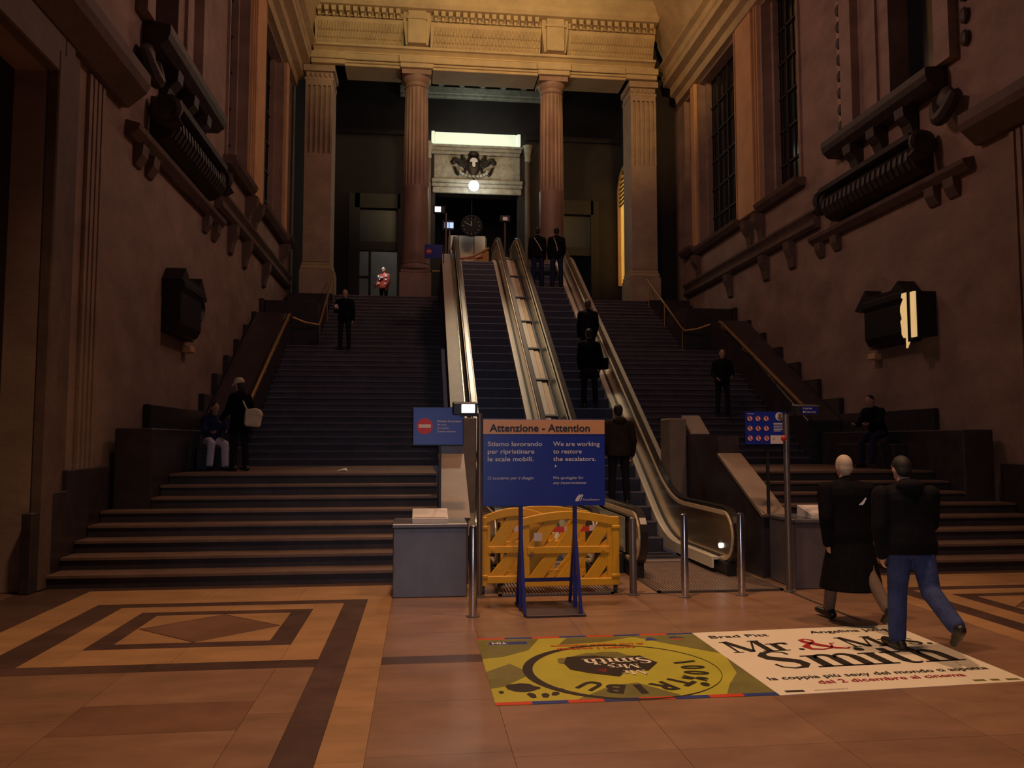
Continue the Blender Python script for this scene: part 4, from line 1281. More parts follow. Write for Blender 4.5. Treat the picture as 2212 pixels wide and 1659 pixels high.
t = thing('rules_sign', 'blue panel with nine round prohibition symbols on a thin post right of the escalators', 'sign', (4.79, 10.74, 0.89))
Y0 = 10.68
ob('panel', MB().box(4.47, 5.06, Y0, Y0 + 0.03, 1.85, 2.30), 'blue', t)
ob('post', MB().box(4.775, 4.81, Y0 + 0.03, Y0 + 0.065, 0.89, 2.2), 'black', t)
text('Vietato', (4.49, Y0 - 0.002, 2.265), (1, 0, 0), (0, 0, 1), width=0.10, height=0.018, parent=t, m='whitep')
for r in range(3):
    for c in range(3):
        x, z = 4.53 + c * 0.117, 2.205 - r * 0.135
        sd_ = ob('symbol_disc', MB().prism([(x + 0.038 * math.cos(a), z + 0.038 * math.sin(a)) for a in [2 * PI * i / 20 for i in range(20)]], 'y', Y0 - 0.002, Y0), 'whitep', t)
        an = [2 * PI * i / 20 for i in range(21)]
        b = MB().strip([(x + 0.038 * math.cos(a), z + 0.038 * math.sin(a)) for a in an], [(x + 0.033 * math.cos(a), z + 0.033 * math.sin(a)) for a in an], 'y', Y0 - 0.004, Y0 - 0.002)
        b.prism([(x - 0.028, z + 0.022), (x - 0.022, z + 0.028), (x + 0.028, z - 0.022), (x + 0.022, z - 0.028)], 'y', Y0 - 0.004, Y0 - 0.002)
        ob('symbol_ring', b, 'red', sd_)
        q = (r * 3 + c)
        b = MB().prism([(x - 0.008 + 0.004 * (q % 3), z - 0.022), (x + 0.008, z - 0.02), (x + 0.012 - 0.006 * (q % 2), z + 0.008), (x - 0.012 + 0.004 * (q % 4), z + 0.006)], 'y', Y0 - 0.0035, Y0 - 0.002)
        b.prism([(x + 0.004 * (q % 3 - 1) + 0.008 * math.cos(a), z + 0.017 + 0.008 * math.sin(a)) for a in [2 * PI * i / 10 for i in range(10)]], 'y', Y0 - 0.0035, Y0 - 0.002)
        ob('symbol_figure', b, 'ink', sd_)
ob('round_picture', MB().prism([(4.955 + 0.058 * math.cos(a), 2.235 + 0.058 * math.sin(a)) for a in [2 * PI * i / 24 for i in range(24)]], 'y', Y0 - 0.002, Y0), 'whitep', t)
ob('picture_figure', MB().prism([(4.94, 2.19), (4.99, 2.185), (5.0, 2.22), (4.96, 2.235), (4.925, 2.225)], 'y', Y0 - 0.004, Y0 - 0.002).prism([(4.965 + 0.026 * math.cos(a), 2.255 + 0.026 * math.sin(a)) for a in [2 * PI * i / 14 for i in range(14)]], 'y', Y0 - 0.004, Y0 - 0.002), 'trouserg', t)
for i, wd in enumerate((0.17, 0.16, 0.17, 0.13, 0.15, 0.1)):
    ob('text_line', MB().box(4.87, 4.87 + wd, Y0 - 0.002, Y0, 2.135 - i * 0.021, 2.144 - i * 0.021), 'film', t)
ob('white_card', MB().box(4.82, 5.04, Y0 - 0.006, Y0 - 0.001, 1.857, 1.975), 'whitep', t)
ob('card_mark', MB().prism([(4.868 + 0.007 * math.cos(a), 1.925 + 0.007 * math.sin(a)) for a in [2 * PI * i / 10 for i in range(10)]], 'y', Y0 - 0.009, Y0 - 0.006), 'ink', t)
ob('stop_knob', MB().ell((4.60, 9.80, 1.93), (0.035, 0.03, 0.04), None, 12, 8), 'red', [o for o in COL.objects if o.name.startswith('lamp_post')][-1], smooth=True)

# blue notice board on its A-frame stand
t = thing('notice_board', 'large blue and orange notice on a blue A-frame stand in front of the escalators', 'notice board', (1.45, 9.13, 0))
Y0 = 9.07
bd_ = ob('board', MB().box(0.71, 2.11, Y0, Y0 + 0.03, 1.165, 2.14), 'blue', t, bevel=0.004)
hd_ = ob('header_band', MB().box(0.713, 2.107, Y0 - 0.004, Y0, 1.975, 2.137), 'orange', t)
text('Attenzione - Attention', (0.785, Y0 - 0.006, 2.005), (1, 0, 0), (0, 0, 1), width=1.15, height=0.085, bold=0.022, parent=hd_, m='ink')
for s_, x, z, wd in (('Stiamo lavorando', .765, 1.84, .62), ('per ripristinare', .765, 1.755, .53), ('le scale mobili.', .765, 1.67, .52),
                     ('We are working', 1.51, 1.84, .54), ('to restore', 1.51, 1.755, .33), ('the escalators.', 1.51, 1.67, .495)):
    text(s_, (x, Y0 - 0.002, z), (1, 0, 0), (0, 0, 1), width=wd, height=0.052, bold=0.011, parent=bd_)
for s_, x, z, wd in (('Ci scusiamo per il disagio', .765, 1.465, .52), ('We apologize for', 1.51, 1.465, .35), ('any inconvenience', 1.51, 1.41, .38)):
    text(s_, (x, Y0 - 0.002, z), (1, 0, 0), (0, 0, 1), width=wd, height=0.034, shear=0.25, parent=bd_)
ob('emblem', MB().prism([(1.76, 1.215), (1.80, 1.215), (1.825, 1.262), (1.845, 1.262), (1.852, 1.275), (1.79, 1.275), (1.765, 1.235), (1.77, 1.235)], 'y', Y0 - 0.002, Y0).prism([(1.80, 1.278), (1.852, 1.278), (1.858, 1.288), (1.80, 1.288)], 'y', Y0 - 0.002, Y0).prism([(1.815, 1.215), (1.825, 1.215), (1.845, 1.255), (1.835, 1.255)], 'y', Y0 - 0.002, Y0), 'film', t)
text('GrandiStazioni', (1.85, Y0 - 0.002, 1.222), (1, 0, 0), (0, 0, 1), width=0.19, height=0.022, parent=bd_)
ob('staple', MB().box(1.53, 1.545, Y0 - 0.004, Y0, 1.60, 1.625), 'film', t)
ob('base_plate', MB().prism([(1.12, 9.5), (1.86, 9.5), (1.81, 8.72), (1.16, 8.72)], 'z', 0, 0.025), 'plate', t, bevel=0.004)
for x in (1.145, 1.765):
    sg = 1 if x < 1.4 else -1
    ob('leg', MB().box(x - 0.022, x + 0.022, 9.10, 9.14, 0.02, 2.0), 'bluef', t)
    ob('brace', MB().prism([(9.10, 0.95), (9.12, 0.85), (8.80, 0.025), (8.76, 0.025)], 'x', x - 0.016, x + 0.016), 'bluef', t)
    ob('brace', MB().prism([(9.14, 0.95), (9.12, 0.85), (9.43, 0.025), (9.47, 0.025)], 'x', x - 0.016, x + 0.016), 'bluef', t)
    ob('gusset', MB().prism([(9.06, 0.78), (9.18, 0.78), (9.26, 0.4), (8.98, 0.4)], 'x', x - 0.006, x + 0.006), 'bluef', t)
ob('cross_bar', MB().box(1.145, 1.765, 9.38, 9.41, 0.27, 0.31), 'bluef', t)

# yellow plastic barrier
t = thing('safety_barrier', 'yellow plastic folding barrier on casters closing the left escalator', 'barrier', (1.65, 10.1, 0))


def barrier_panel(x0, x1, y, z0, z1, rise, skew=0.0):
    p = ob('panel', MB().box(x0, x1, y - 0.012, y + 0.062, z0, z0 + 0.09), 'yellow', t, bevel=0.006)
    ob('stile', MB().box(x0, x0 + 0.09, y, y + 0.05, z0 + 0.08, z1), 'yellow', p, bevel=0.006)
    ob('stile', MB().box(x1 - 0.09, x1, y, y + 0.05, z0 + 0.08, z1), 'yellow', p, bevel=0.006)
    n = 14
    top = [(x0 + (x1 - x0) * i / n, z1 + rise * math.sin(PI * i / n)) for i in range(n + 1)]
    bot = [(q[0], q[1] - 0.10) for q in top]
    ob('top_rail', MB().strip(top, bot, 'y', y - 0.012, y + 0.062), 'yellow', p, bevel=0.005)
    ob('mid_rail', MB().box(x0 + 0.06, x1 - 0.06, y - 0.01, y + 0.06, 0.50, 0.585), 'yellow', p, bevel=0.005)
    m_ = 3 if x1 - x0 > 0.9 else 2
    for (za, zb) in ((z0 + 0.07, 0.52), (0.565, z1 - 0.05)):
        for i in range(m_):
            xa = x0 + 0.05 + (x1 - x0 - 0.1) * (i + 0.02) / m_
            xb = xa + (x1 - x0 - 0.1) / m_ * 0.72
            ww = 0.185
            zt = zb + (rise * 0.75 if za > 0.5 else 0)
            ob('diagonal_rib', MB().prism([(xa, za), (xa + ww, za), (xb + ww, zt), (xb, zt)], 'y', y + 0.004, y + 0.046), 'yellow', p, bevel=0.005)
            ob('web', MB().prism([(xa + ww * .9, za), (min(x1 - .05, xa + ww + 0.14), za), (min(x1 - .05, xa + ww + 0.09 + 0.09), za + 0.13)], 'y', y + 0.015, y + 0.035), 'yellow', p)
    for xx in (x0 + 0.12, x1 - 0.14):
        ob('stud', MB().prism([(xx + 0.02 * math.cos(a), 0.545 + 0.02 * math.sin(a)) for a in [2 * PI * i / 12 for i in range(12)]], 'y', y - 0.022, y - 0.008), 'yellow', p)
    return p


barrier_panel(0.80, 1.62, 10.12, 0.13, 0.96, 0.10)
barrier_panel(1.28, 2.44, 10.02, 0.10, 0.94, 0.08)
barrier_panel(1.02, 2.2, 10.62, 0.12, 0.97, 0.07)
for x, y in ((0.80, 10.14), (2.46, 10.05)):
    ob('hinge_post', MB().box(x - 0.045, x + 0.045, y - 0.045, y + 0.045, 0.1, 0.95).box(x - 0.055, x + 0.055, y - 0.055, y + 0.055, 0.2, 0.24).box(x - 0.055, x + 0.055, y - 0.055, y + 0.055, 0.8, 0.84), 'yellow', t, bevel=0.008)
    cst = ob('caster_fork', MB().box(x - 0.02, x + 0.02, y - 0.03, y + 0.03, 0.05, 0.1), 'black', t)
    ob('caster_wheel', MB().prism([(y + 0.045 * math.cos(a), 0.046 + 0.045 * math.sin(a)) for a in [2 * PI * i / 16 for i in range(16)]], 'x', x - 0.016, x + 0.016), 'rubw', t, bevel=0.004)
for x in (1.1, 2.1):
    ob('caster_wheel', MB().prism([(10.64 + 0.045 * math.cos(a), 0.046 + 0.045 * math.sin(a)) for a in [2 * PI * i / 16 for i in range(16)]], 'x', x - 0.016, x + 0.016), 'rubw', t)
    ob('caster_fork', MB().box(x - 0.02, x + 0.02, 10.6, 10.66, 0.05, 0.13), 'black', t)
lbl = ob('white_label', MB().box(1.42, 1.52, 9.995, 10.0, 0.66, 0.76), 'whitep', t)
tp = thing('warning_tape', 'red and white warning tape stretched behind the yellow barrier', 'tape', (1.7, 10.45, 0.75))
for i in range(9):
    x = 1.06 + i * 0.165
    ob('red_stripe' if i % 2 == 0 else 'white_stripe', MB().box(x, x + 0.165, 10.45, 10.455, 0.72 + 0.01 * math.sin(i), 0.79 + 0.01 * math.sin(i)), 'tape' if i % 2 == 0 else 'whitep', tp)
ob('tape_post', MB().lathe([(0.02, -0.75), (0.02, 0.1)], (1.03, 10.46, 0.75), 8), 'black', tp)
ob('tape_post', MB().lathe([(0.02, -0.75), (0.02, 0.1)], (2.56, 10.46, 0.75), 8), 'black', tp)

# barrier lying at the top of the left escalator
t = thing('safety_barrier', 'yellow barrier slumped sideways at the top of the left escalator', 'barrier', (1.75, 25.8, ZE))
b = MB()
ob('panel', MB().prism([(1.25, ZE + 0.02), (2.2, ZE + 0.02), (2.2, ZE + 0.62), (2.05, ZE + 0.62), (1.75, ZE + 0.3), (1.25, ZE + 0.22)], 'y', 25.78, 25.83), 'yellow', t, bevel=0.01)
ob('rail', MB().tube([(1.22, 25.75, ZE + 0.3), (1.7, 25.75, ZE + 0.42), (2.2, 25.75, ZE + 0.7)], 0.04, 8), 'orange', t, smooth=True)
ob('red_tape', MB().tube([(1.2, 25.72, ZE + 0.34), (1.6, 25.72, ZE + 0.32), (2.0, 25.73, ZE + 0.4)], 0.02, 6), 'tape', t)

# lamp post, sign and monitor at the head of the escalators
t = thing('lamp_post', 'far lamp post with a bright white floodlight at the top left of the escalators', 'lamp post', (0.82, 26.4, ZE))
ob('post', MB().lathe([(0.036, 0), (0.036, 2.0)], (0.82, 26.4, ZE), 12), 'gunm', t, smooth=True)
ob('housing', MB().box(0.40, 0.80, 26.32, 26.48, ZE + 1.97, ZE + 2.22), 'black', t, bevel=0.02)
ob('diffuser', MB().box(0.45, 0.64, 26.3, 26.32, ZE + 2.01, ZE + 2.18), 'lampon', t)
t = thing('no_entry_sign', 'far blue no-entry panel beside the left column base at the top of the stairs', 'sign', (0.67, 24.0, 7.22))
ob('panel', MB().box(0.11, 0.64, 23.96, 23.99, 7.36, 7.78), 'blue', t)
dk_ = ob('disc', MB().prism([(0.24 + 0.085 * math.cos(a), 7.57 + 0.085 * math.sin(a)) for a in [2 * PI * i / 20 for i in range(20)]], 'y', 23.956, 23.96), 'red', t)
ob('bar', MB().box(0.18, 0.30, 23.953, 23.956, 7.55, 7.59), 'whitep', dk_)
ob('post', MB().box(0.66, 0.69, 23.97, 24.0, 7.225, 7.78).box(0.5, 0.66, 23.99, 24.0, 7.56, 7.59), 'black', t)
t = thing('information_monitor', 'small lit information monitor on a pole at the top left of the escalators', 'monitor', (0.9, 26.6, ZE))
ob('pole', MB().lathe([(0.03, 0), (0.03, 1.5)], (0.95, 26.6, ZE), 10), 'gunm', t)
ob('casing', MB().box(0.70, 1.09, 26.55, 26.68, ZE + 1.46, ZE + 1.80), 'black', t, bevel=0.015)
for x in (0.78, 0.94):
    ob('screen', MB().box(x, x + 0.135, 26.54, 26.55, ZE + 1.54, ZE + 1.73), 'screen', t)
t = thing('lamp_post', 'far lamp post with a dark lamp head at the top between the escalators', 'lamp post', (2.8, 26.5, ZE))
ob('post', MB().lathe([(0.036, 0), (0.036, 1.85)], (2.8, 26.5, ZE), 12), 'gunm', t)
ob('housing', MB().box(2.62, 2.98, 26.42, 26.58, ZE + 1.78, ZE + 2.0), 'black', t, bevel=0.02)
ob('glass', MB().box(2.72, 2.88, 26.41, 26.42, ZE + 1.82, ZE + 1.94), 'balg', t)
t = thing('handrail', 'short brass rail between the left column base and the escalator top', 'handrail', (0.5, 26.5, ZE))
ob('rail', MB().tube([(0.38, 26.5, ZE + 0.05), (0.75, 26.5, ZE + 0.05)], 0.035, 8), 'brass', t)
tag(ob('paper_scrap', MB().add([(-1.5, 15.0, ZL + 0.005), (-1.36, 14.97, ZL + 0.03), (-1.30, 15.06, ZL + 0.008), (-1.33, 15.16, ZL + 0.06), (-1.46, 15.13, ZL + 0.012), (-1.4, 15.06, ZL + 0.05)], [(0, 1, 5), (1, 2, 5), (2, 3, 5), (3, 4, 5), (4, 0, 5)]), 'paper'), 'crumpled white paper scrap lying on the left landing', 'litter')

# ---------------------------------------------------------------- floor posters
t = thing('floor_poster', 'yellow and olive film advert stuck on the floor, printed upside down to the viewer', 'poster', (1.63, 6.88, 0))
PX0, PX1, PY0, PY1 = 0.56, 2.69, 5.90, 7.87
ob('sheet', MB().box(PX0, PX1, PY0, PY1, 0, 0.003), 'postery', t)
zt = 0.0042


def flat(name, pts, m_, z=zt, dz=0.0006):
    return ob(name, MB().prism(pts, 'z', z - 0.0011, z + dz), m_, t)


def circ(cx, cy, rx, ry, n=30, rot=0.0, jit=0.0, sd=1):
    rr = random.Random(sd)
    out = []
    for i in range(n):
        a = 2 * PI * i / n
        k = 1 + jit * (rr.random() - 0.5)
        x, y = rx * k * math.cos(a), ry * k * math.sin(a)
        out.append((cx + x * math.cos(rot) - y * math.sin(rot), cy + x * math.sin(rot) + y * math.cos(rot)))
    return out


for pts in ([(0.56, 6.3), (0.56, 6.75), (0.78, 6.97), (0.93, 6.66), (0.66, 6.34)],
            [(0.56, 7.15), (0.56, 7.8), (1.15, 7.8), (1.0, 7.4), (0.75, 7.2)],
            [(1.3, 7.55), (1.42, 7.8), (2.1, 7.8), (1.75, 7.62)],
            [(1.15, 5.95), (1.5, 6.28), (1.72, 6.32), (1.95, 6.0), (1.95, 5.95)],
            [(2.05, 7.8), (2.69, 7.8), (2.69, 7.1), (2.45, 7.35)],
            [(2.3, 5.95), (2.69, 5.95), (2.69, 6.95), (2.6, 6.5), (2.42, 6.2)]):
    flat('olive_patch', pts, 'postero', z=zt)
an = [2 * PI * i / 56 for i in range(57)]
ob('ring', MB().strip([(1.68 + 0.82 * math.cos(a), 6.70 + 0.80 * math.sin(a)) for a in an], [(1.69 + (0.775 + 0.03 * math.cos(a + .4)) * math.cos(a), 6.70 + (0.765 + 0.025 * math.cos(a)) * math.sin(a)) for a in an], 'z', zt, zt + 0.0012), 'posterk', t)
ob('blotch', MB().prism(circ(1.60, 6.98, 0.37, 0.26, 34, 0, 0.28, 4), 'z', zt + 0.0006, zt + 0.0016), 'postero', t)
ob('blotch', MB().prism([(1.24, 6.93), (1.3, 7.12), (1.55, 7.14), (1.72, 7.05), (1.95, 7.1), (2.04, 6.86), (1.9, 6.64), (1.72, 6.66), (1.62, 6.50), (1.4, 6.62), (1.26, 6.74)], 'z', zt + 0.0016, zt + 0.0022), 'posterk', t)
zl = zt + 0.003
serif('Mr', 'posterw', t, (1.87, 6.66, zl), (-1, 0, 0), (0, -1, 0), 0.13, gap=0.02)
serif('Mrs', 'posterw', t, (1.86, 6.84, zl), (-1, 0, 0), (0, -1, 0), 0.13, gap=0.02)
serif('Smith', 'posterw', t, (2.0, 7.04, zl), (-1, 0, 0), (0, -1, 0), 0.19, gap=0.02)
serif('&', 'posterd', t, (1.56, 6.72, zl), (-1, 0, 0), (0, -1, 0), 0.09)
text('scopri i segreti', (1.99, 7.42, zl), (-1, 0, 0), (0, -1, 0), width=0.72, height=0.075, bold=0.02, parent=t, m='posterr')
text('di una coppia esplosiva', (2.1, 7.53, zl), (-1, 0, 0), (0, -1, 0), width=0.88, height=0.065, bold=0.02, parent=t, m='posterr')
# lettering round the ring
def ring_text(word, a0, da, r0, wd, hg):
    for i, ch in enumerate(word):
        a = math.radians(a0 + i * da)
        d_ = Vector((math.cos(a), math.sin(a), 0))
        u = Vector((math.sin(a), -math.cos(a), 0))
        w2 = wd * (0.4 if ch in '1I' else 1.0)
        o_ = Vector((1.68, 6.70, zl)) + d_ * r0 - u * w2 / 2
        text(ch, o_, u, d_, width=w2, height=hg, bold=0.03, parent=t, m='posterk')


ring_text('TRIBU', -46, -21, 0.44, 0.15, 0.22)
ring_text('100%', 14, -15, 0.52, 0.10, 0.20)
ob('dot', MB().prism(circ(2.23, 6.22, 0.035, 0.05, 12), 'z', zt + 0.001, zt + 0.002), 'posterk', t)
# hand print
ob('hand_print', MB().prism(circ(0.80, 6.30, 0.13, 0.10, 20, -0.3, 0.25, 2), 'z', zt, zt + 0.0014), 'posterk', t)
for cxx, cyy, rx, ry, ro in ((0.85, 6.10, 0.03, 0.06, 0.2), (0.95, 6.09, 0.03, 0.05, -0.1), (1.03, 6.12, 0.03, 0.04, -0.4), (1.06, 6.24, 0.06, 0.018, -0.4), (0.63, 6.2, 0.02, 0.03, 0)):
    ob('finger_print', MB().prism(circ(cxx, cyy, rx, ry, 12, ro, 0.3, 5), 'z', zt, zt + 0.0014), 'posterk', t)
# stripe borders and logo tabs
n = 8
for yy0, yy1 in ((PY0 - 0.0, PY0 + 0.065), (PY1 - 0.055, PY1)):
    for i in range(n):
        xa = PX0 + (PX1 - PX0) * i / n
        ob('border_stripe', MB().box(xa, xa + (PX1 - PX0) / n, yy0, yy1, 0.002, zt + 0.001), 'posterr' if i % 2 == 0 else 'posterb', t)
lg = ob('logo_tab', MB().box(0.66, 1.02, 7.61, 7.71, 0.002, zt + 0.0012), 'posterb', t)
text('TIM', (0.83, 7.70, zl), (-1, 0, 0), (0, -1, 0), width=0.14, height=0.075, bold=0.03, parent=t, m='film')
ob('logo_mark', MB().prism([(2.15, 7.62), (2.28, 7.62), (2.24, 7.72), (2.19, 7.72)], 'z', zt, zt + 0.0012), 'posterb', t)
text('TIM', (2.55, 7.73, zl), (-1, 0, 0), (0, -1, 0), width=0.14, height=0.06, bold=0.03, parent=t, m='posterb')
ob('logo_mark', MB().box(2.40, 2.52, 7.62, 7.655, 0.002, zt + 0.0012), 'posterr', t)

t = thing('floor_poster', 'cream white film advert stuck on the floor with large black serif title', 'poster', (3.77, 6.95, 0))
ob('sheet', MB().prism([(2.69, 5.90), (4.82, 6.02), (4.87, 7.98), (2.69, 7.87)], 'z', 0, 0.003), 'posterw', t)
ux = Vector((1, 0.05, 0)).normalized()
uy = Vector((-0.02, 1, 0)).normalized()
text('Brad Pitt', (2.80, 7.62, zl), ux, uy, width=0.60, height=0.10, bold=0.01, parent=t, m='posterk')
text('Angelina Jolie', (3.85, 7.70, zl), ux, uy, width=0.84, height=0.10, bold=0.01, parent=t, m='posterk')
serif('Mr.', 'posterk', t, (2.82, 7.09, zl), ux, uy, 0.38, gap=0.03)
serif('&', 'posterd', t, (3.52, 7.10, zl), ux, uy, 0.40)
serif('Mrs.', 'posterk', t, (3.98, 7.15, zl), ux, uy, 0.36, gap=0.02)
serif('Smith', 'posterk', t, (2.99, 6.55, zl), ux, uy, 0.54, gap=0.05)
text('la coppia più sexy del mondo ti aspetta', (2.78, 6.26, zl), ux, uy, width=1.95, height=0.085, bold=0.01, parent=t, m='posterk')
text('dal 2 dicembre al cinema', (3.13, 6.13, zl), ux, uy, width=1.28, height=0.085, bold=0.01, parent=t, m='posterd')
ob('logo_mark', MB().box(2.77, 2.92, 5.955, 5.995, 0.002, zt + 0.001), 'posterk', t)
text('www.mrandmrssmith.it', (3.0, 5.965, zl), ux, uy, width=0.28, height=0.025, parent=t, m='posterk')
for xx, ww in ((4.38, 0.1), (4.53, 0.07), (4.66, 0.11)):
    ob('logo_mark', MB().box(xx, xx + ww, 6.055, 6.095, 0.002, zt + 0.001), 'postero', t)


# ---------------------------------------------------------------- people
def remesh(name, mb, m, vox, parent, smooth_it=3):
    me = bpy.data.meshes.new(name)
    me.from_pydata(mb.v, [], mb.f)
    bm = bmesh.new(); bm.from_mesh(me)
    bmesh.ops.recalc_face_normals(bm, faces=bm.faces)
    bm.to_mesh(me); bm.free()
    tmp = bpy.data.objects.new(name, me)
    COL.objects.link(tmp)
    r = tmp.modifiers.new('r', 'REMESH'); r.mode = 'VOXEL'; r.voxel_size = vox; r.use_smooth_shade = True
    sm = tmp.modifiers.new('s', 'SMOOTH'); sm.factor = 0.5; sm.iterations = smooth_it
    dg = bpy.context.evaluated_depsgraph_get(); dg.update()
    out = bpy.data.meshes.new_from_object(tmp.evaluated_get(dg))
    bpy.data.objects.remove(tmp)
    bpy.data.meshes.remove(me)
    out.name = name
    out.materials.clear(); out.materials.append(M[m])
    for p in out.polygons:
        p.use_smooth = True
    o = bpy.data.objects.new(name, out)
    COL.objects.link(o)
    if parent:
        o.parent = parent
    return o


def rx(v, a):
    c, s_ = math.cos(a), math.sin(a)
    return Vector((v.x, v.y * c - v.z * s_, v.y * s_ + v.z * c))


def person(label, loc, yaw, H, P, vox=0.014):
    """figure facing local +y; yaw turns it about z.  P: pose and clothes"""
    R = math.radians
    hipz = 0.53 * H
    legs, feet = [], []
    for i, sx in ((0, -1), (1, 1)):
        sw, outw, kn = P['legs'][i]
        hip = Vector((sx * 0.055 * H, 0, 0))
        td = Vector((sx * math.sin(R(outw)), math.sin(R(sw)), -math.cos(R(sw)) * math.cos(R(outw)))).normalized()
        knee = hip + td * 0.245 * H
        a2 = sw - kn
        sd = Vector((sx * math.sin(R(outw)) * 0.5, math.sin(R(a2)), -math.cos(R(a2)))).normalized()
        ank = knee + sd * 0.246 * H
        fp = R(P.get('foot', (0, 0))[i])
        fd = Vector((sx * 0.18, math.cos(fp), math.sin(fp))).normalized()
        fn = Vector((0, -math.sin(fp), math.cos(fp)))
        heel = ank - fn * 0.035 * H - fd * 0.03 * H
        toe = ank - fn * 0.038 * H + fd * 0.105 * H
        legs.append((hip, knee, ank)); feet.append((heel, toe, ank))
    low = min(min(f[0].z - 0.0275 * H, f[1].z - 0.0205 * H) for f in feet)
    up = Vector((0, 0, -low))
    legs = [tuple(q + up for q in l) for l in legs]
    feet = [tuple(q + up for q in f) for f in feet]
    pel = Vector((0, 0, 0)) + up
    lean = -R(P.get('lean', 0))

    def T(x, y, z):      # torso point, z above the pelvis in units of H
        return pel + rx(Vector((x * H, y * H, z * H)), lean)
    wd = P.get('width', 1.0)

    def ring(z, a, b_, dy=0.0, n=16, off=0.0):
        return [T((a * wd + off / H) * math.cos(2 * PI * k / n), dy + (b_ + off / H) * math.sin(2 * PI * k / n), z) for k in range(n)]
    hp = R(P.get('headpitch', 0)); ht = R(P.get('headturn', 0))
    neck = T(0, 0.0, 0.295)
    HR = Matrix.Rotation(-ht, 3, 'Z') @ Matrix.Rotation(lean * 0.5 - hp, 3, 'X')

    def Hd(x, y, z):
        return neck + rx(Vector((0, 0.01 * H, 0.03 * H)), lean) + HR @ Vector((x * H, y * H, z * H))
    arms = []
    for i, sx in ((0, -1), (1, 1)):
        fw, outw, el, inn = P['arms'][i]
        sh = T(sx * 0.103 * wd, 0, 0.262)
        ud = Vector((sx * math.sin(R(outw)), math.sin(R(fw)) * math.cos(R(outw)), -math.cos(R(fw)) * math.cos(R(outw)))).normalized()
        elb = sh + ud * 0.172 * H
        f2 = fw + el
        fd = Vector((sx * math.sin(R(outw * 0.4)) - sx * math.sin(R(inn)), math.sin(R(f2)), -math.cos(R(f2)))).normalized()
        wr = elb + fd * 0.15 * H
        arms.append((sh, elb, wr, fd, sx))
    root = bpy.data.objects.new('person_root_tmp', None)
    # body: one continuous surface
    b = MB()
    b.loft([ring(-0.06, .05, .045), ring(-0.03, .088, .062), ring(0.03, .092, .066), ring(0.09, .078, .056), ring(0.16, .088, .06, .003), ring(0.23, .1, .064, .003), ring(0.275, .094, .052), ring(0.30, .045, .04)])
    b.cap(T(0, 0, 0.27), Hd(0, 0.0, 0.035), 0.036 * H, 0.033 * H)
    b.ell(Hd(0, 0.004, 0.083), (0.044 * H, 0.055 * H, 0.062 * H), HR, 18, 12)
    b.ell(Hd(0, 0.024, 0.045), (0.033 * H, 0.034 * H, 0.036 * H), HR)
    b.ell(Hd(0, 0.057, 0.066), (0.008 * H, 0.013 * H, 0.016 * H), HR, 8, 6)
    b.ell(Hd(0, 0.052, 0.042), (0.014 * H, 0.007 * H, 0.006 * H), HR, 8, 6)
    b.ell(Hd(0, 0.049, 0.02), (0.013 * H, 0.012 * H, 0.012 * H), HR, 8, 6)
    b.ell(Hd(0, 0.05, 0.095), (0.03 * H, 0.008 * H, 0.007 * H), HR, 8, 6)
    for sx in (-1, 1):
        b.ell(Hd(sx * 0.045, 0.0, 0.07), (0.006 * H, 0.014 * H, 0.02 * H), HR, 8, 6)
    for hip, knee, ank in legs:
        b.cap(hip, knee, 0.047 * H, 0.031 * H); b.cap(knee, ank, 0.031 * H, 0.02 * H)
    for heel, toe, ank in feet:
        b.cap(heel, toe, 0.022 * H, 0.016 * H); b.cap(ank, heel, 0.02 * H, 0.02 * H)
    fr = max(0.0052 * H, vox * 0.72)
    for sh, elb, wr, fd, sx in arms:
        b.cap(sh, elb, 0.031 * H, 0.024 * H); b.cap(elb, wr, 0.024 * H, 0.016 * H)
        side_ = Vector((sx, 0, 0)); side_ = (side_ - fd * side_.dot(fd)).normalized()
        palm_n = fd.cross(side_).normalized() * sx
        spread = Vector((0, 1, 0)); spread = (spread - fd * spread.dot(fd))
        spread = spread.normalized() if spread.length > 0.2 else side_
        nrm = fd.cross(spread).normalized()
        pc = wr + fd * 0.028 * H
        RM = Matrix((spread, nrm, fd)).transposed()
        b.ell(pc, (0.023 * H, 0.011 * H, 0.032 * H), RM, 10, 8)
        inwd = nrm if nrm.dot(Vector((-sx, 0, 0))) > 0 else -nrm
        for q, (o_, ln) in enumerate(((-0.018, .036), (-0.006, .042), (0.006, .045), (0.018, .04))):
            k0 = pc + fd * 0.024 * H + spread * o_ * H
            k1 = k0 + (fd * 0.85 + inwd * 0.35).normalized() * ln * 0.5 * H
            k2 = k1 + (fd * 0.45 + inwd * 0.85).normalized() * ln * 0.5 * H
            b.cap(pc, k0, fr * 1.2, fr * 1.1, 6); b.cap(k0, k1, fr, fr * 0.95, 6); b.cap(k1, k2, fr * 0.95, fr * 0.85, 6)
        th0 = pc - fd * 0.012 * H + spread * 0.016 * H
        th1 = th0 + (spread * 0.6 + fd * 0.7 + inwd * 0.3).normalized() * 0.026 * H
        th2 = th1 + (fd * 0.8 + inwd * 0.5).normalized() * 0.022 * H
        b.cap(th0, th1, fr * 1.2, fr * 1.05, 6); b.cap(th1, th2, fr * 1.05, fr * 0.9, 6)
    bpy.data.objects.remove(root)
    body = remesh('person', b, 'skin', vox, None, 2)
    tag(body, label, 'person', P.get('group'))
    body.location = loc
    body.rotation_euler = (0, 0, R(yaw))
    # trousers
    b = MB()
    k = P.get('trouser_fit', 1.0)
    b.loft([ring(-0.07, .06, .055), ring(-0.03, .095, .07), ring(0.03, .098, .072), ring(0.08, .085, .062)])
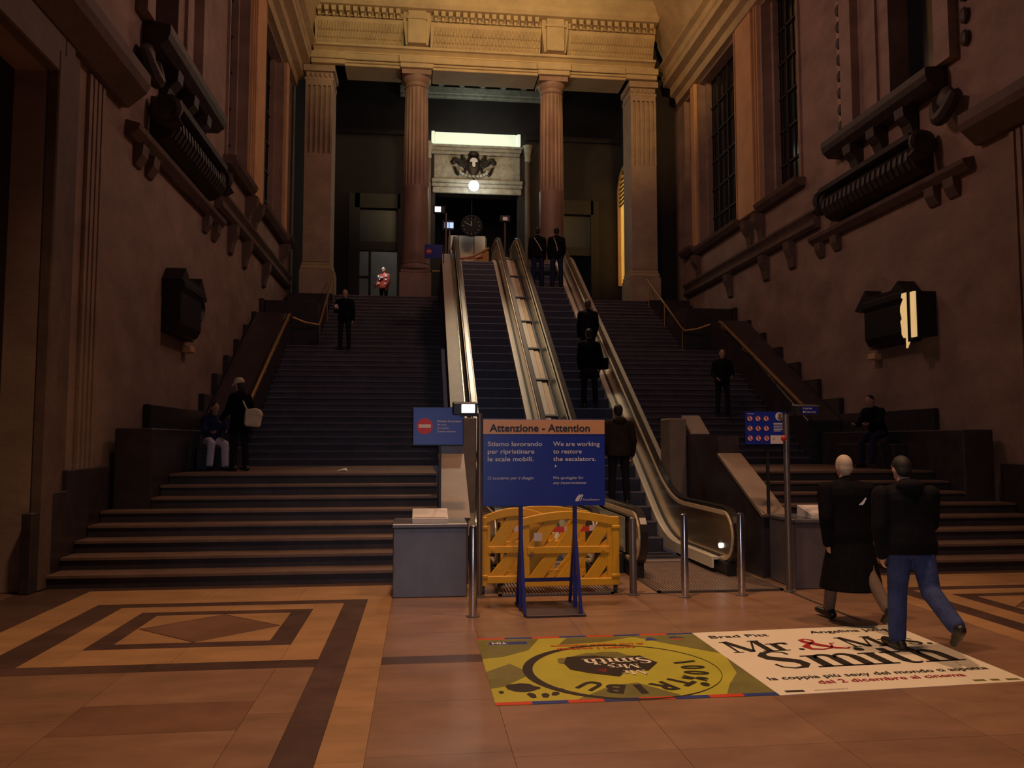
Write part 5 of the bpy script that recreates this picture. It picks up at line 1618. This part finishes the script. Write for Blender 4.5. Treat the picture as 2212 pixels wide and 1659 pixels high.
    for (hip, knee, ank), (heel, toe, _) in zip(legs, feet):
        b.cap(hip, knee, 0.056 * H * k, 0.040 * H * k); b.cap(knee, ank + (ank - knee).normalized() * -0.005 * H, 0.040 * H * k, 0.036 * H * k)
    remesh('trousers', b, P['trousers'], vox * 1.15, body)
    # shoes
    for heel, toe, ank in feet:
        b = MB()
        b.cap(heel, toe, 0.028 * H, 0.02 * H); b.cap(ank, heel, 0.026 * H, 0.026 * H)
        b.ell(toe * 0.55 + heel * 0.45, (0.027 * H, 0.03 * H, 0.022 * H), None, 10, 6)
        remesh('shoe', b, P.get('shoes', 'shoe'), vox, body, 1)
    # coat or jacket
    b = MB()
    off = 0.018 * P.get('bulk', 1.0)
    rows = [ring(-0.055, .095, .07, off=off), ring(0.0, .1, .075, off=off), ring(0.06, .092, .07, off=off), ring(0.1, .088, .066, off=off), ring(0.16, .093, .067, .003, off=off), ring(0.23, .102, .068, .003, off=off), ring(0.272, .092, .056, off=off), ring(0.302, .05, .045, off=off * 0.6)]
    if P.get('coat'):
        n = 16
        hem = -P['coat']
        mid = (legs[0][1] + legs[1][1]) / 2
        hb = []
        for f in (1.0, 0.55):
            cz = pel.z + hem * H * f
            cyy = (mid.y - pel.y) * f * 0.5
            a_ = (0.1 + 0.04 * f) * H * wd; bb = (0.085 + (0.085 if P['coat'] > 0.3 else 0.05) * f) * H
            hb.append([Vector((pel.x + a_ * math.cos(2 * PI * q / n), pel.y + cyy + bb * math.sin(2 * PI * q / n), cz)) for q in range(n)])
        rows = [hb[0], hb[1]] + rows
    b.loft(rows)
    for sh, elb, wr, fd, sx in arms:
        g_ = 1 + (P.get('bulk', 1.0) - 1) * 0.4
        b.cap(sh, elb, 0.042 * H * g_, 0.034 * H * g_); b.cap(elb, wr, 0.034 * H * g_, 0.026 * H * g_)
    for sx in (-1, 1):
        b.cap(T(sx * 0.02, 0, 0.292), T(sx * 0.092 * wd, 0, 0.264), 0.040 * H, 0.041 * H)
    if P.get('hood'):
        b.ell(T(0, -0.05, 0.305), (0.075 * H, 0.05 * H, 0.04 * H))
    b.cap(T(0, 0, 0.29), T(0, 0.0, 0.312), 0.045 * H, 0.043 * H)
    j = remesh('coat' if P.get('coat') else 'jacket', b, P['jacket'], vox * 1.1, body)
    # hair
    if P.get('hair'):
        b = MB()
        b.ell(Hd(0, -0.006, 0.092), (0.048 * H, 0.056 * H, 0.058 * H), HR, 18, 12)
        if P.get('longhair'):
            b.ell(Hd(0, -0.03, 0.045), (0.046 * H, 0.034 * H, 0.075 * H), HR)
        else:
            b.ell(Hd(0, -0.024, 0.065), (0.043 * H, 0.034 * H, 0.042 * H), HR)
        h = remesh('hair', b, P['hair'], vox, body, 1)
        # clear the face
        bm = bmesh.new(); bm.from_mesh(h.data)
        inv = HR.inverted()
        hc = Hd(0, 0, 0)
        dele = [v for v in bm.verts if (inv @ (v.co - hc)).y > 0.012 * H and (inv @ (v.co - hc)).z < 0.108 * H]
        bmesh.ops.delete(bm, geom=dele, context='VERTS')
        bm.to_mesh(h.data); bm.free()
    if P.get('eyes'):
        for sx in (-1, 1):
            e = MB().ell(Hd(sx * 0.017, 0.05, 0.083), (0.0065 * H, 0.006 * H, 0.005 * H), HR, 10, 8)
            ob('eye', e, 'eye', body, local=True, smooth=True)
    return body, dict(T=T, Hd=Hd, HR=HR, arms=arms, legs=legs, feet=feet, H=H)


def add(body, name, mb, m_, smooth=True, label=None):
    o = ob(name, mb, m_, body, smooth=smooth, local=True)
    if label:
        o['label'] = label
    return o


WALK = dict(legs=[(20, 2, 6), (-22, 2, 24)], foot=(4, -28))
# 1 long black coat
p, I = person('person in a long black coat with pale hair walking beside the white floor poster', (4.50, 8.10, 0.002), 0, 1.74,
              dict(WALK, arms=[(-14, 8, 16, 8), (14, 8, 20, 8)], trousers='trouserg', jacket='blackcloth', coat=0.33, bulk=1.45, width=1.32, hair='hair_w', lean=4, headpitch=6), vox=0.011)
add(p, 'reflective_strap', MB().prism([(-0.02, 0.0), (0.015, 0.03), (0.05, 0.075), (0.06, 0.07), (0.035, 0.02), (0.02, 0.0)], 'y', -0.002, 0.002), 'screen', False).location = (0, 0, 0)
so = [c for c in p.children if c.name.startswith('reflective_strap')][0]
so.data.materials[0] = M['reflect']
so.matrix_local = Matrix.Translation(I['T'](0.03, -0.098, 0.17)) @ Matrix.Rotation(math.radians(-8), 4, 'Z')
# 2 blue jeans
p, I = person('person in a dark hooded jacket and blue jeans stepping across the white floor poster', (4.46, 6.98, 0.006), -4, 1.72,
              dict(legs=[(6, 2, 4), (-16, 2, 42)], foot=(0, -40), arms=[(-10, 10, 20, 12), (18, 10, 30, 14)], trousers='jeans', jacket='darkcloth', bulk=1.6, width=1.3, trouser_fit=1.25, hood=True, hair='hair_d', lean=6, headpitch=10), vox=0.011)


# escalator riders
def ez(y):
    yy = 12.55
    k = 0
    while yy + 0.36 < y:
        yy += 0.36
    y3 = yy + 0.36 / 2 + 0.12
    return 0.036 + (0 if y3 < YE0 else min(ZE, SL * (y3 - YE0)))


def EY(k):
    return 12.55 + 0.36 * k + 0.11


STAND = dict(legs=[(2, 3, 2), (-2, 3, 2)])
person('person in a dark olive jacket standing on the lowest visible step of the right escalator', (3.62, EY(5), ez(EY(5))), 4, 1.80,
       dict(STAND, arms=[(6, 8, 35, 14), (4, 14, 22, 2)], trousers='trouserd', jacket='olive', bulk=1.5, width=1.15, hair='hair_d', hood=True), vox=0.013)
p, I = person('person with a shoulder bag in black standing halfway up the right escalator', (3.70, EY(13), ez(EY(13))), 2, 1.72,
              dict(STAND, arms=[(4, 8, 30, 14), (-4, 16, 30, 6)], trousers='trouserd', jacket='blackcloth', coat=0.16, bulk=1.25, hair='hair_d'), vox=0.015)
add(p, 'shoulder_bag', MB().box(0.24, 0.40, -0.14, 0.12, 0.86, 1.10), 'blackcloth', False)
person('brown-haired person in black standing above the one with the bag on the right escalator', (3.98, EY(17), ez(EY(17))), 0, 1.68,
       dict(STAND, arms=[(4, 8, 20, 10), (4, 8, 20, 10)], trousers='trouserd', jacket='darkcloth', bulk=1.4, hair='hair_b'), vox=0.015)
p, I = person('left one of two people in dark clothes near the top of the right escalator', (3.405, EY(29), ez(EY(29))), 0, 1.74,
              dict(STAND, arms=[(4, 9, 30, 8), (4, 7, 10, 2)], trousers='jeansd', jacket='darkcloth', bulk=1.3, hair='hair_d'), vox=0.017)
add(p, 'strap', MB().tube([I['T'](-0.07, -0.085, 0.27), I['T'](0.0, -0.095, 0.16), I['T'](0.06, -0.095, 0.05)], 0.012, 6), 'cream')
p, I = person('right one of two people in dark clothes near the top of the right escalator', (3.97, EY(29), ez(EY(29))), 0, 1.76,
              dict(STAND, arms=[(4, 8, 20, 8), (10, 10, 40, 8)], trousers='jeansd', jacket='darkcloth', bulk=1.3, hair='hair_d'), vox=0.017)
add(p, 'strap', MB().tube([I['T'](-0.06, -0.085, 0.27), I['T'](-0.02, -0.095, 0.16), I['T'](0.0, -0.095, 0.05)], 0.012, 6), 'cream')
# person coming down the left stairs
p, I = person('person in black coming down the left stairs holding white papers at the upper landing', (-2.2, 23.80, ZM - R1 + 0.003), 178, 1.76,
              dict(legs=[(4, 3, 4), (-2, 3, 8)], arms=[(6, 10, 10, 4), (20, 8, 70, 16)], trousers='trouserd', jacket='blackcloth', bulk=1.25, width=1.08, hair='hair_b', eyes=True, headpitch=4), vox=0.014)
w_ = I['arms'][1][2]
add(p, 'papers', MB().add([w_ + Vector((-0.06, 0.06, 0.02)), w_ + Vector((0.02, 0.10, 0.0)), w_ + Vector((0.06, 0.12, 0.11)), w_ + Vector((-0.02, 0.08, 0.14))], [(0, 1, 2, 3)]), 'paper', False)
# high visibility worker in the doorway
p, I = person('worker in an orange jacket with white reflective patches in the doorway at the top left', (-1.5, 33.0, ZT), 150, 1.76,
              dict(STAND, arms=[(4, 10, 20, 8), (8, 12, 40, 4)], trousers='trouserd', jacket='hiviz', bulk=1.35, width=1.1, hair='hair_d', eyes=True), vox=0.018)
for x, z, a, h in ((-0.10, .25, .04, .055), (0.10, .25, .04, .055), (0.0, .215, .085, .028), (-0.10, .16, .055, .035), (0.06, .175, .05, .03), (-0.09, .07, .045, .03), (0.08, .085, .035, .035)):
    add(p, 'reflective_patch', MB().prism([(-a / 2 * 1.76, -h / 2 * 1.76), (a / 2 * 1.76, -h / 2 * 1.76), (a / 2 * 1.76, h / 2 * 1.76), (-a / 2 * 1.76, h / 2 * 1.76)], 'y', -0.004, 0.004), 'reflect', False).location = I['T'](x, 0.098 - abs(x) * 0.25, z)
# woman with cap and white bag on the left landing
p, I = person('woman in dark clothes with a cream cap standing on the left landing', (-3.27, 15.25, ZL + 0.003), 55, 1.66,
              dict(STAND, arms=[(18, 10, 40, 16), (-8, 16, 24, 4)], trousers='trouserd', jacket='blackcloth', coat=0.14, bulk=1.3, hair='hair_d', longhair=True, eyes=True, headpitch=12), vox=0.013)
Hd, HR, H = I['Hd'], I['HR'], I['H']
b = MB().ell(Hd(0, -0.004, 0.112), (0.056 * H, 0.064 * H, 0.052 * H), HR, 16, 10)
b.ell(Hd(0, 0.07, 0.098), (0.04 * H, 0.042 * H, 0.007 * H), HR @ Matrix.Rotation(-0.25, 3, 'X'), 14, 6)
cap = remesh('cap', b, 'cream', 0.011, p, 2)
bag = thing('shoulder_bag', 'small cream bag slung on the back of the woman with the cream cap', 'bag', (-3.0, 15.13, ZL + 1.05))
ob('bag_body', MB().prism([(-3.15, ZL + 0.83), (-2.88, ZL + 0.80), (-2.84, ZL + 1.04), (-2.91, ZL + 1.12), (-3.14, ZL + 1.08)], 'y', 15.0, 15.14), 'cream', bag, bevel=0.03)
ob('bag_flap', MB().prism([(-3.14, ZL + 1.03), (-2.83, ZL + 1.0), (-2.86, ZL + 1.10), (-2.93, ZL + 1.15), (-3.12, ZL + 1.13)], 'y', 14.985, 15.155), 'cream', bag, bevel=0.02)
ob('strap', MB().tube([(-3.10, 15.1, ZL + 1.08), (-3.20, 15.14, ZL + 1.28), (-3.30, 15.2, ZL + 1.39), (-3.40, 15.27, ZL + 1.36)], 0.014, 6), 'cream', bag, smooth=True)
# seated girl
SIT = dict(legs=[(82, 4, 84), (84, 6, 88)])
p, I = person('seated person in a navy jacket and white trousers on the left plinth ledge', (-3.92, 15.95, ZL + 0.003), -150, 1.60,
              dict(SIT, arms=[(28, 10, 60, 22), (24, 10, 64, 22)], trousers='trouserw', jacket='jackn', bulk=1.3, hood=True, hair='hair_d', longhair=True, eyes=True, lean=8, headpitch=14, trouser_fit=1.15), vox=0.013)
# standing person on the right stairs
person('dark person standing on the long flight on the right behind the rules sign', (7.87, YLB + 7 * T2 - 0.20, ZL + 7 * R1 + 0.003), 170, 1.74,
       dict(STAND, arms=[(8, 14, 60, 18), (8, 14, 50, 18)], trousers='trouserd', jacket='darkcloth', bulk=1.35, hair='hair_d', eyes=True), vox=0.016)
# seated person on the right
person('seated person in dark jacket and jeans on the right plinth ledge', (9.36, 15.6, ZL + 0.003), 118, 1.72,
       dict(legs=[(72, 4, 62), (60, 8, 66)], arms=[(34, 8, 50, 18), (30, 8, 56, 18)], trousers='jeansd', jacket='darkcloth', bulk=1.3, hair='hair_d', eyes=True, lean=22, headpitch=10), vox=0.014)
lamp('worker_fill', 'SPOT', (-1.6, 31.4, 12.5), 1000, (0.9, 0.95, 1.0), (-1.5, 33.0, 8.55), 0.05, spot=9, blend=0.4)  # added spot without a real lamp; brightens the worker's reflective patches
